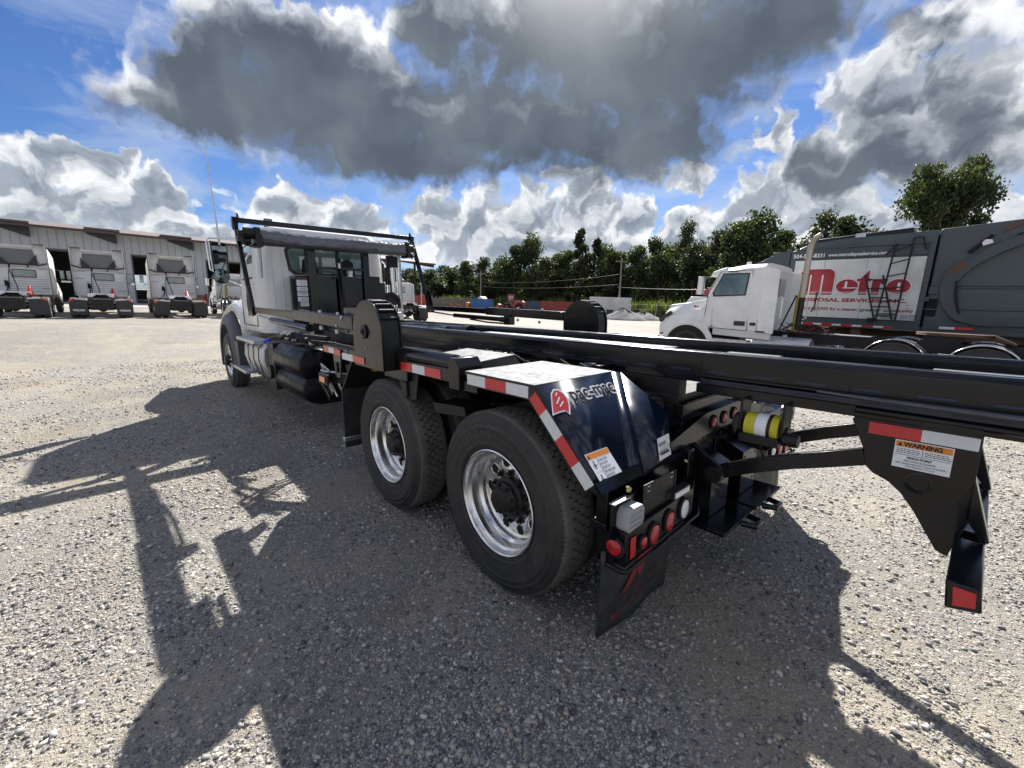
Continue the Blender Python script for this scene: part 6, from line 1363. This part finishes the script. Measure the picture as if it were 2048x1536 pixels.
b = B(); b.box(-4.4, 7, -.45, .45, .85, 1.15); b.box(-4.6, -.9, -1.1, 1.1, 1.0, 1.16); b.prism([(-2.2, 1.2), (-3.9, 1.2), (-3.6, .75), (-2.5, .7)], 'y', .9, 1.2); b.obj('chassis_frame', RUST, gt)
for s in (1, -1):
    for x in (1.45, .10): wheel(gt, x, 1.22, .51, s, 'flat', x, tread=ME_TR)
    wheel(gt, 6.1, 1.2, .51, s, 'flat', .3, tread=ME_TR)
b = B(); b.box(3.4, 4.6, -1.2, 1.2, 1.1, 2.55) ; b.prism([(4.6, 1.1), (4.6, 2.4), (5.0, 1.95), (6.9, 1.7), (7.0, 1.0)], 'y', -1.0, 1.0); b.obj('cab', WHTD, gt, bevel=.06)
b = B(); b.prism([(.9, 1.2), (.7, .55), (.95, .5), (1.1, 1.2)], 'y', .9, 1.25); b.obj('side_bracket', RUST, gt)
# ------------------------------------------------------------------ workshop with its open canopy
WALL = mat('ribbed_metal_wall', (.43, .44, .45), .55, var=.06, dirt=.2, dirtcol=(.33, .32, .30), scale=.4)
t_ = WALL.node_tree; g_ = N(t_); bs_ = t_.nodes['Principled BSDF']; oo = g_.add('ShaderNodeTexCoord').outputs['Object']; sy = g_.add('ShaderNodeSeparateXYZ', {0: oo}).outputs[1]
rb = g_.m('PINGPONG', sy, .30); hgt = g_.mr(rb, .0, .05, 1, 0, 'SMOOTHSTEP'); bp = g_.add('ShaderNodeBump', {'Strength': 1., 'Distance': .03, 'Height': hgt}); g_.l.new(bp.outputs[0], bs_.inputs['Normal'])
base = bs_.inputs['Base Color'].links[0].from_socket; g_._in(bs_.inputs['Base Color'], g_.mix(g_.mr(rb, .05, .08, .28, 0), base, (.28, .28, .27, 1)))
ROOF = mat('rusty_red_roof_trim', (.075, .045, .04), .7, var=.2, scale=.6)
ws = thing('workshop', 'long pale ribbed metal workshop with tall open doors behind the parked tractors', 'building', (60, 0, 0))
DO = [(16.5, 12.1, 'x'), (7.7, 3.25, 'd'), (1.25, -3.2, 'd'), (-5.2, -9.65, 'd'), (-11.65, -16.1, 'd')]
edges = [24.0]
segs = []
cur = 26.0
for a_, c_, _k in [(20.6, 16.15, 'd'), (14.15, 9.7, 'd')]+DO[1:]:
    segs.append((cur, a_)); cur = c_
segs.append((cur, -18.2))
for i, (a_, c_) in enumerate(segs):
    b = B(); b.box(0, .25, c_, a_, 0, 7.0); b.obj('wall', WALL, ws)
for a_, c_ in [(20.6, 16.15), (14.15, 9.7)]+[(q[0], q[1]) for q in DO[1:]]:
    b = B(); b.box(0, .25, c_, a_, 4.98, 7.0); b.obj('wall', WALL, ws)
    b = B(); b.box(-.06, -.002, c_-.12, c_, 0, 5.0); b.box(-.06, -.002, a_, a_+.12, 0, 5.0); b.box(-.06, -.002, c_-.12, a_+.12, 5.0, 5.1); b.obj('door_frame', WALL if False else GRYP, ws)
    b = B(); b.box(.30, .55, c_, a_, 4.85, 5.0); b.obj('rolled_door', DGRY, ws)
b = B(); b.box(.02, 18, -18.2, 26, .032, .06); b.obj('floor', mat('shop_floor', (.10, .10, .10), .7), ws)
b = B(); b.box(0, 18, -18.4, -18.2, 0, 7); b.box(0, 18, 26, 26.2, 0, 7); b.obj('end_wall', WALL, ws)
b = B()
for a_, c_ in ((26, .9), (-1.0, -1.5), (-3.6, -18.2)): b.box(18, 18.2, c_, a_, 0, 7)
for a_, c_ in ((.9, -1.0), (-1.5, -3.6)): b.box(18, 18.2, c_, a_, 0, 1.4); b.box(18, 18.2, c_, a_, 3.4, 7)
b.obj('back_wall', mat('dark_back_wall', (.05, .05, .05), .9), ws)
b = B(); b.hexa([(-1.5, -34.8, 6.93), (-1.5, 26.5, 6.93), (9, 26.5, 8.3), (9, -34.8, 8.3), (-1.5, -34.8, 7.0), (-1.5, 26.5, 7.0), (9, 26.5, 8.37), (9, -34.8, 8.37)]); b.hexa([(9, -34.8, 8.3), (9, 26.5, 8.3), (19, 26.5, 7.0), (19, -34.8, 7.0), (9, -34.8, 8.37), (9, 26.5, 8.37), (19, 26.5, 7.07), (19, -34.8, 7.07)]); b.obj('roof', mat('roof_sheet', (.16, .13, .12), .7, var=.15, scale=.5), ws)
b = B(); b.box(-1.56, -1.49, -34.9, 26.6, 6.80, 7.03); b.obj('eave_trim', ROOF, ws)
for y0_, y1_ in ((8.2, 11.0), (2.0, 4.6), (-3.9, -1.2), (14, 17)):
    b = B(); b.box(-1.0, 1.2, y0_, y1_, 7.12, 7.32); b.obj('roof_vent', GRYP, ws)
for y_ in (14.5, 8.3, 2.3, -4.05, -10.5, -17):
    b = B(); b.prism([(y_, 6.85), (y_+2.3, 6.85), (y_+2.1, 6.7), (y_, 5.95)], 'x', -.55, -.25); b.obj('eave_bracket', DGRY, ws)
for x_ in (-.9, 8, 17):
    for y_ in (-26.4, -31.6): 
        b = B(); b.box(x_, x_+.25, y_-.13, y_+.13, 0, 7.0); b.obj('canopy_post', BLK2, ws)
b = B()
for y_ in (-18.5, -26.4, -34.6): b.prism([(-1.4, 6.9), (9, 8.25), (9, 7.7), (-1.4, 6.4)], 'y', y_-.08, y_+.08)
for k in range(8): b.box(-1+k*1.3, -.9+k*1.3, -34.6, -18.5, 6.85+k*.17, 6.95+k*.17)
b.box(-1.2, -1.05, -31.7, -18.3, 5.45, 5.62); b.box(16, 16.2, -34.8, -18.4, 4.9, 6.9)
for y_ in (-20.5, -23.2): b.box(-1.15, -1.05, y_-.04, y_+.04, 5.5, 6.9)
b.obj('canopy_beam', ROOF, ws)
for i, y_ in enumerate((8.2, 2.0, -4.75)):
    b = B(); b.tube((0, 0, 0), (0, 0, 1.15), .11, 14); b.lathe([(.11, 1.15), (.08, 1.22), (0, 1.25)], n=14, ax='z'); o = b.obj('bollard', BRED, None); o.location = (59.2, y_, 0.03)
    tag(o, ['red bollard left of the second tractor in the row by the workshop', 'red bollard beside the workshop door between the lettered and next tractor', 'red bollard by the workshop wall just left of the mirror'][i], 'bollard', 'red bollards by the workshop doors')
b = B(); b.box(-.4, .4, -.6, .6, 0, 1.0); b.box(-.45, .45, -.65, .65, 1.0, 1.05); o = b.obj('brick_planter', mat('brick', (.22, .10, .06), .85, var=.3, scale=8), None, bevel=.02); o.location = (59.3, -4.0, .03); o.name = 'brick_base'; tag(o, 'low brown brick block against the workshop wall beside the red bollard', 'brick block')

# ------------------------------------------------------------------ yard clutter in the distance
def facing(x, y): return math.atan2(y-CAMP.y, x-CAMP.x)
def bin_(label, x, y, L_, h, m, group, rz=None, lip=.12):
    t = thing('roll_off_container', label, 'container', (x, y, 0), facing(x, y)+PI/2 if rz is None else rz, group)
    b = B(); w_ = 1.2
    b.hexa([(-L_/2, -w_, .15), (L_/2, -w_, .15), (L_/2, w_, .15), (-L_/2, w_, .15), (-L_/2, -w_, h), (L_/2, -w_, h), (L_/2, w_, h), (-L_/2, w_, h)]); b.obj('box', m, t)
    b = B(); n_ = int(L_/.6)
    for k in range(n_+1):
        x_ = -L_/2+L_*k/n_
        for s in (1, -1): b.box(x_-.05, x_+.05, s*w_-.05 if s > 0 else -w_-.06, s*w_+.06 if s > 0 else -w_+.05, .15, h)
    b.box(-L_/2-.06, L_/2+.06, -w_-.08, -w_+.04, h-.02, h+lip); b.box(-L_/2-.06, L_/2+.06, w_-.04, w_+.08, h-.02, h+lip); b.box(-L_/2-.06, -L_/2+.05, -w_, w_, h-.02, h+lip); b.box(L_/2-.05, L_/2+.06, -w_, w_, h-.02, h+lip)
    b.obj('rib', m, t); b = B(); b.box(-L_/2+.1, L_/2-.1, -w_+.1, w_-.1, h, h+.01); b.obj('opening', DARKIN, t); b = B()
    for x_ in (-L_/2+.3, L_/2-.3): b.tube((x_, -w_, .10), (x_, w_, .10), .10, 10)
    b.obj('roller', BLK2, t); b = B(); b.box(-.25, .1, -w_-.075, -w_-.062, h*.45, h*.75); b.obj('sign_plate', LBL, t); b.obj if False else None
    return t
GC = 'roll-off containers stored at the back of the yard'
bin_('bright blue open container with light material heaped on top', 62.9, -47.8, 4.0, 1.75, BBLU, GC)
bin_('faded dark blue container just right of the red loader', 57.2, -54.4, 4.2, 1.65, BBLD, GC)
bin_('long red container just left of the white sheet fence', 52.2, -58.6, 8.5, 1.75, BRED, GC)
bin_('low dark blue container left of the brown fence', 72.6, -44.5, 5.6, 1.25, BBLD, GC)
o = B().prism([(-.9, 0), (.9, 0), (.4, .45), (-.1, .55), (-.6, .35)], 'y', -.6, .6).obj('rubble_heap', LBL, None, bevel=.05); o.location = (62.8, -47.7, 1.76); tag(o, 'pale heap of material on top of the bright blue container', 'heap')
# brown board fence
b = B()
for k in range(26):
    t_ = k/25; x_, y_ = 71-8*t_, -41.5-6.5*t_; b.box(x_-.05, x_+.05, y_-.13, y_+.13, 0, 1.9+.25*math.sin(k*2.3))
b.obj('x', WOOD) if False else None
fo = B()
fr = thing('board_fence', 'brown weathered board fence left of the bright blue container', 'fence', (69, -46.4, 0), facing(69, -46.4)+PI/2)
fo.box(-5, 5, -.04, .04, .4, .52); fo.box(-5, 5, -.04, .04, 1.4, 1.52); fo.obj('rail', WOOD, fr)
fo = B()
for k in range(40): fo.box(-5+k*.25, -5+k*.25+.22, -.08, -.045, 0, 1.9+.25*math.sin(k*2.3))
fo.obj('boards', WOOD, fr)
# white sheet fence
wf = thing('sheet_fence', 'white corrugated metal fence behind the gravel mound', 'fence', (37.8, -52.8, 0), facing(37.8, -52.8)+PI/2)
fb_ = B(); n_ = 60; fb_.sheet([[(-3.1+6.2*k/n_, -.05*(1 if k % 2 else -1)*.8, z) for k in range(n_+1)] for z in (0, 2.75)], smooth=False); fb_.obj('sheeting', WHTD, wf)
fb_ = B()
for x_ in (-3, 0, 3): fb_.box(x_-.06, x_+.06, .08, .2, 0, 2.7)
fb_.obj('fence_post', ALUD, wf)
# chain fence with thin posts
cf = thing('wire_fence', 'thin wire fence running through the tall grass by the white fence', 'fence', (0, 0, 0)); pts = [(35.5, -54.5), (31, -54.5), (25, -52.5), (18, -50.5), (10, -49.5)]
b = B()
for (x0_, y0_), (x1_, y1_) in zip(pts, pts[1:]):
    for z in (.5, 1.1, 1.8): b.path([(x0_, y0_, z), (x1_, y1_, z)], .018, 4)
b.obj('wire', ALUD, cf)
for i in range(len(pts)):
    b = B(); b.tube((*pts[i], 0), (*pts[i], 1.95), .05, 8); b.obj('fence_post', ALUD, cf)
# gravel mounds
def mound(label, x, y, rx, ry, h, seed):
    r = random.Random(seed); b = B(); rows = []
    for i in range(13):
        q = i/12; rows.append([(rx*q*math.cos(a), ry*q*math.sin(a), (h*(1-q**1.25)*(1+.14*math.sin(a*3+seed+q*4)+.10*math.sin(a*7+q*9)) if q < 1 else -.1)) for a in [2*PI*j/32 for j in range(33)]])
    b.sheet(rows); o = b.obj('gravel_mound', mat('dark_gravel', (.12, .12, .125), .95, var=.35, scale=4, bump=.05, bs=8) if 'dark_gravel' not in bpy.data.materials else bpy.data.materials['dark_gravel'], None); o.location = (x, y, gz(x, y)); tag(o, label, 'mound')
mound('dark grey gravel mound in front of the white sheet fence', 26.5, -39.6, 2.9, 2.6, 1.15, 1); mound('lower brown gravel mound just right of the dark grey mound', 26.0, -43.2, 2.4, 2.4, .85, 4)
# red wheel loader
wl = thing('wheel_loader', 'red wheel loader parked left of the red container', 'loader', (56.2, -49.7, 0), facing(56.2, -49.7)+PI/2-.2)
b = B(); b.prism([(-2.0, .6), (-2.0, 1.5), (-1.6, 1.75), (-.3, 1.75), (-.1, 1.3), (1.0, 1.2), (1.4, .6)], 'y', -.9, .9); b.obj('body', BRED, wl, bevel=.06)
b = B()
for x_, y_ in ((-.1, -.7), (-.1, .7), (.9, -.7), (.9, .7)): b.box(x_-.05, x_+.05, y_-.05, y_+.05, 1.3, 2.75)
b.box(-.2, 1.0, -.8, .8, 2.72, 2.85); b.obj('cab_frame', BRED, wl)
b = B(); b.box(-.05, .85, -.66, .66, 1.5, 2.6); b.obj('cab_glass', GLS, wl)
b = B(); b.prism([(1.2, 1.3), (2.3, .8), (2.6, .5), (2.4, .4), (1.1, .9)], 'y', -.5, -.3); b.prism([(1.2, 1.3), (2.3, .8), (2.6, .5), (2.4, .4), (1.1, .9)], 'y', .3, .5); b.prism([(2.4, .15), (2.4, 1.0), (2.7, 1.1), (3.4, .2)], 'y', -1.2, 1.2); b.obj('loader_arm', BRED, wl)
b = B()
for z_ in (1.9,): b.box(-1.5, -1.42, -.1, .1, 1.7, 2.5)
b.obj('exhaust_pipe', BLK2, wl)
for x_ in (-1.2, 1.0):
    for s in (1, -1):
        b = B(); b.lathe([(.25, -.2), (.62, -.2), (.68, -.1), (.68, .1), (.62, .2), (.25, .2)], o=(x_, s*.98, .66), n=24); b.lathe([(0, .1), (.25, .12), (.26, .2)], o=(x_, s*.98, .66), n=16, m=1, sgn=s); b.obj('wheel', [RUBD, BRED], wl)
# frame of rusty racks, drums, tanks
def simple(name, label, cat, x, y, fn, m, group=None, rz=0.):
    b = B(); fn(b); o = b.obj(name, m, None, bevel=.01); o.location = (x, y, gz(x, y)); o.rotation_euler = (0, 0, rz); tag(o, label, cat, group); return o
simple('plastic_drum', 'orange plastic drum left of the bright blue container', 'drum', 64.4, -45.6, lambda b: b.lathe([(0, 0), (.38, .02), (.42, .1), (.42, .95), (.36, 1.1), (.2, 1.15), (0, 1.15)], n=20, ax='z'), ORG)
simple('red_tank', 'red caged tank standing under the far end of the canopy', 'tank', 44.5, -24.0, lambda b: [b.box(-.9, .9, -.6, .6, .2, 1.9), b.box(-1.0, -.9, -.7, .7, 0, 2.05), b.box(.9, 1.0, -.7, .7, 0, 2.05), b.box(-.05, .05, -.7, .7, 0, 2.05)], BRED, rz=facing(44.5, -24)+PI/2)
simple('steel_post', 'thin pale steel post beside the red caged tank', 'post', 43.5, -23.6, lambda b: b.tube((0, 0, 0), (.05, 0, 3.6), .05, 8), ALUD)
simple('scrap_stack', 'low stack of red and grey scrap left of the orange drum', 'scrap', 66.2, -43.6, lambda b: [b.box(-1.5+.5*k, -1.1+.5*k, -.4, .4, 0, .5+.25*math.sin(k*2.1)) for k in range(6)], BRED, rz=1.0)
simple('black_crate', 'small black crate at the foot of the white sheet fence', 'crate', 36.4, -50.9, lambda b: [b.box(-.5, .5, -.4, .4, 0, .9), b.box(-.55, .55, -.45, .45, .9, .98)], DGRY, rz=.6)
# utility poles and the cables between them
def pole(label, x, y, h, lean):
    t = thing('utility_pole', label, 'utility pole', (x, y, 0)); t.rotation_euler = (0, R(lean), 0)
    b = B(); b.tube((0, 0, -.2), (0, 0, h), .16, 10, 0, r2=.11); b.obj('pole', WOOD, t)
    b = B(); b.beam((-.9*.74, .9*-.67, h-.5), (.9*.74, .9*.67, h-.5), .1, .12); b.obj('crossarm', WOOD, t); b = B()
    for k in (-.8, 0, .8): b.lathe([(.05, h-.44), (.07, h-.36), (.04, h-.26), (0, h-.26)], o=(k*.74, k*.67, 0), n=8, ax='z')
    b.obj('insulator', GRYP, t)
pole('leaning grey utility pole in front of the white sheet fence', 37.2, -54.3, 8.6, 1.0)
pole('short grey utility pole behind the bright blue container', 66.3, -50.0, 7.2, .3)
def wire(label, p, q, sag):
    b = B(); P_, Q_ = Vector(p), Vector(q); b.path([P_.lerp(Q_, k/16)-Vector((0, 0, sag*4*(k/16)*(1-k/16))) for k in range(17)], .022, 5); o = b.obj('power_cable', GRYP, None); tag(o, label, 'cable')
wire('upper cable strung between the two utility poles', (37.6, -54.2, 6.2), (65.5, -49.8, 5.0), .5)
wire('thick cable running right from the leaning pole behind the white tractor', (37.6, -54.2, 4.3), (8, -41, 3.6), .25)
wire('lower cable strung between the two utility poles', (37.6, -54.2, 4.7), (65.5, -49.8, 4.2), .4)
# red and white truck behind the hood of the day cab tractor
rt = thing('crane_truck', 'white cab truck with a red boom half hidden behind the tractor hood', 'truck', (15.5, -33.0, 0), facing(15.5, -33)+PI/2)
b = B(); b.prism([(-1.4, .9), (-1.4, 2.35), (-1.2, 2.5), (.1, 2.5), (.6, 1.8), (1.6, 1.6), (1.7, .7)], 'y', -1.1, 1.1); b.obj('cab', WHT, rt, bevel=.08)
b = B(); b.prism([(-.9, 1.75), (-.9, 2.3), (.0, 2.3), (.35, 1.75)], 'y', -1.115, -1.10); b.obj('side_window', GLS, rt)
b = B(); b.box(-6.5, -1.4, -1.1, 1.1, 1.0, 1.3); b.beam((-1.0, 0, 3.0), (-4.5, 0, 3.15), .8, .5); b.beam((-.2, 0, 2.85), (-2.5, 0, 2.9), .5, .25); b.box(-4.2, -3.4, -.5, .5, 1.3, 2.9); b.obj('boom', mat('boom_red', (.38, .02, .02), .4, coat=.2), rt, bevel=.02)
for x_ in (.9, -3.6, -4.9):
    for s in (1, -1): wheel(rt, x_, 1.15, .51, s, 'flat', 0, tread=ME_TR)
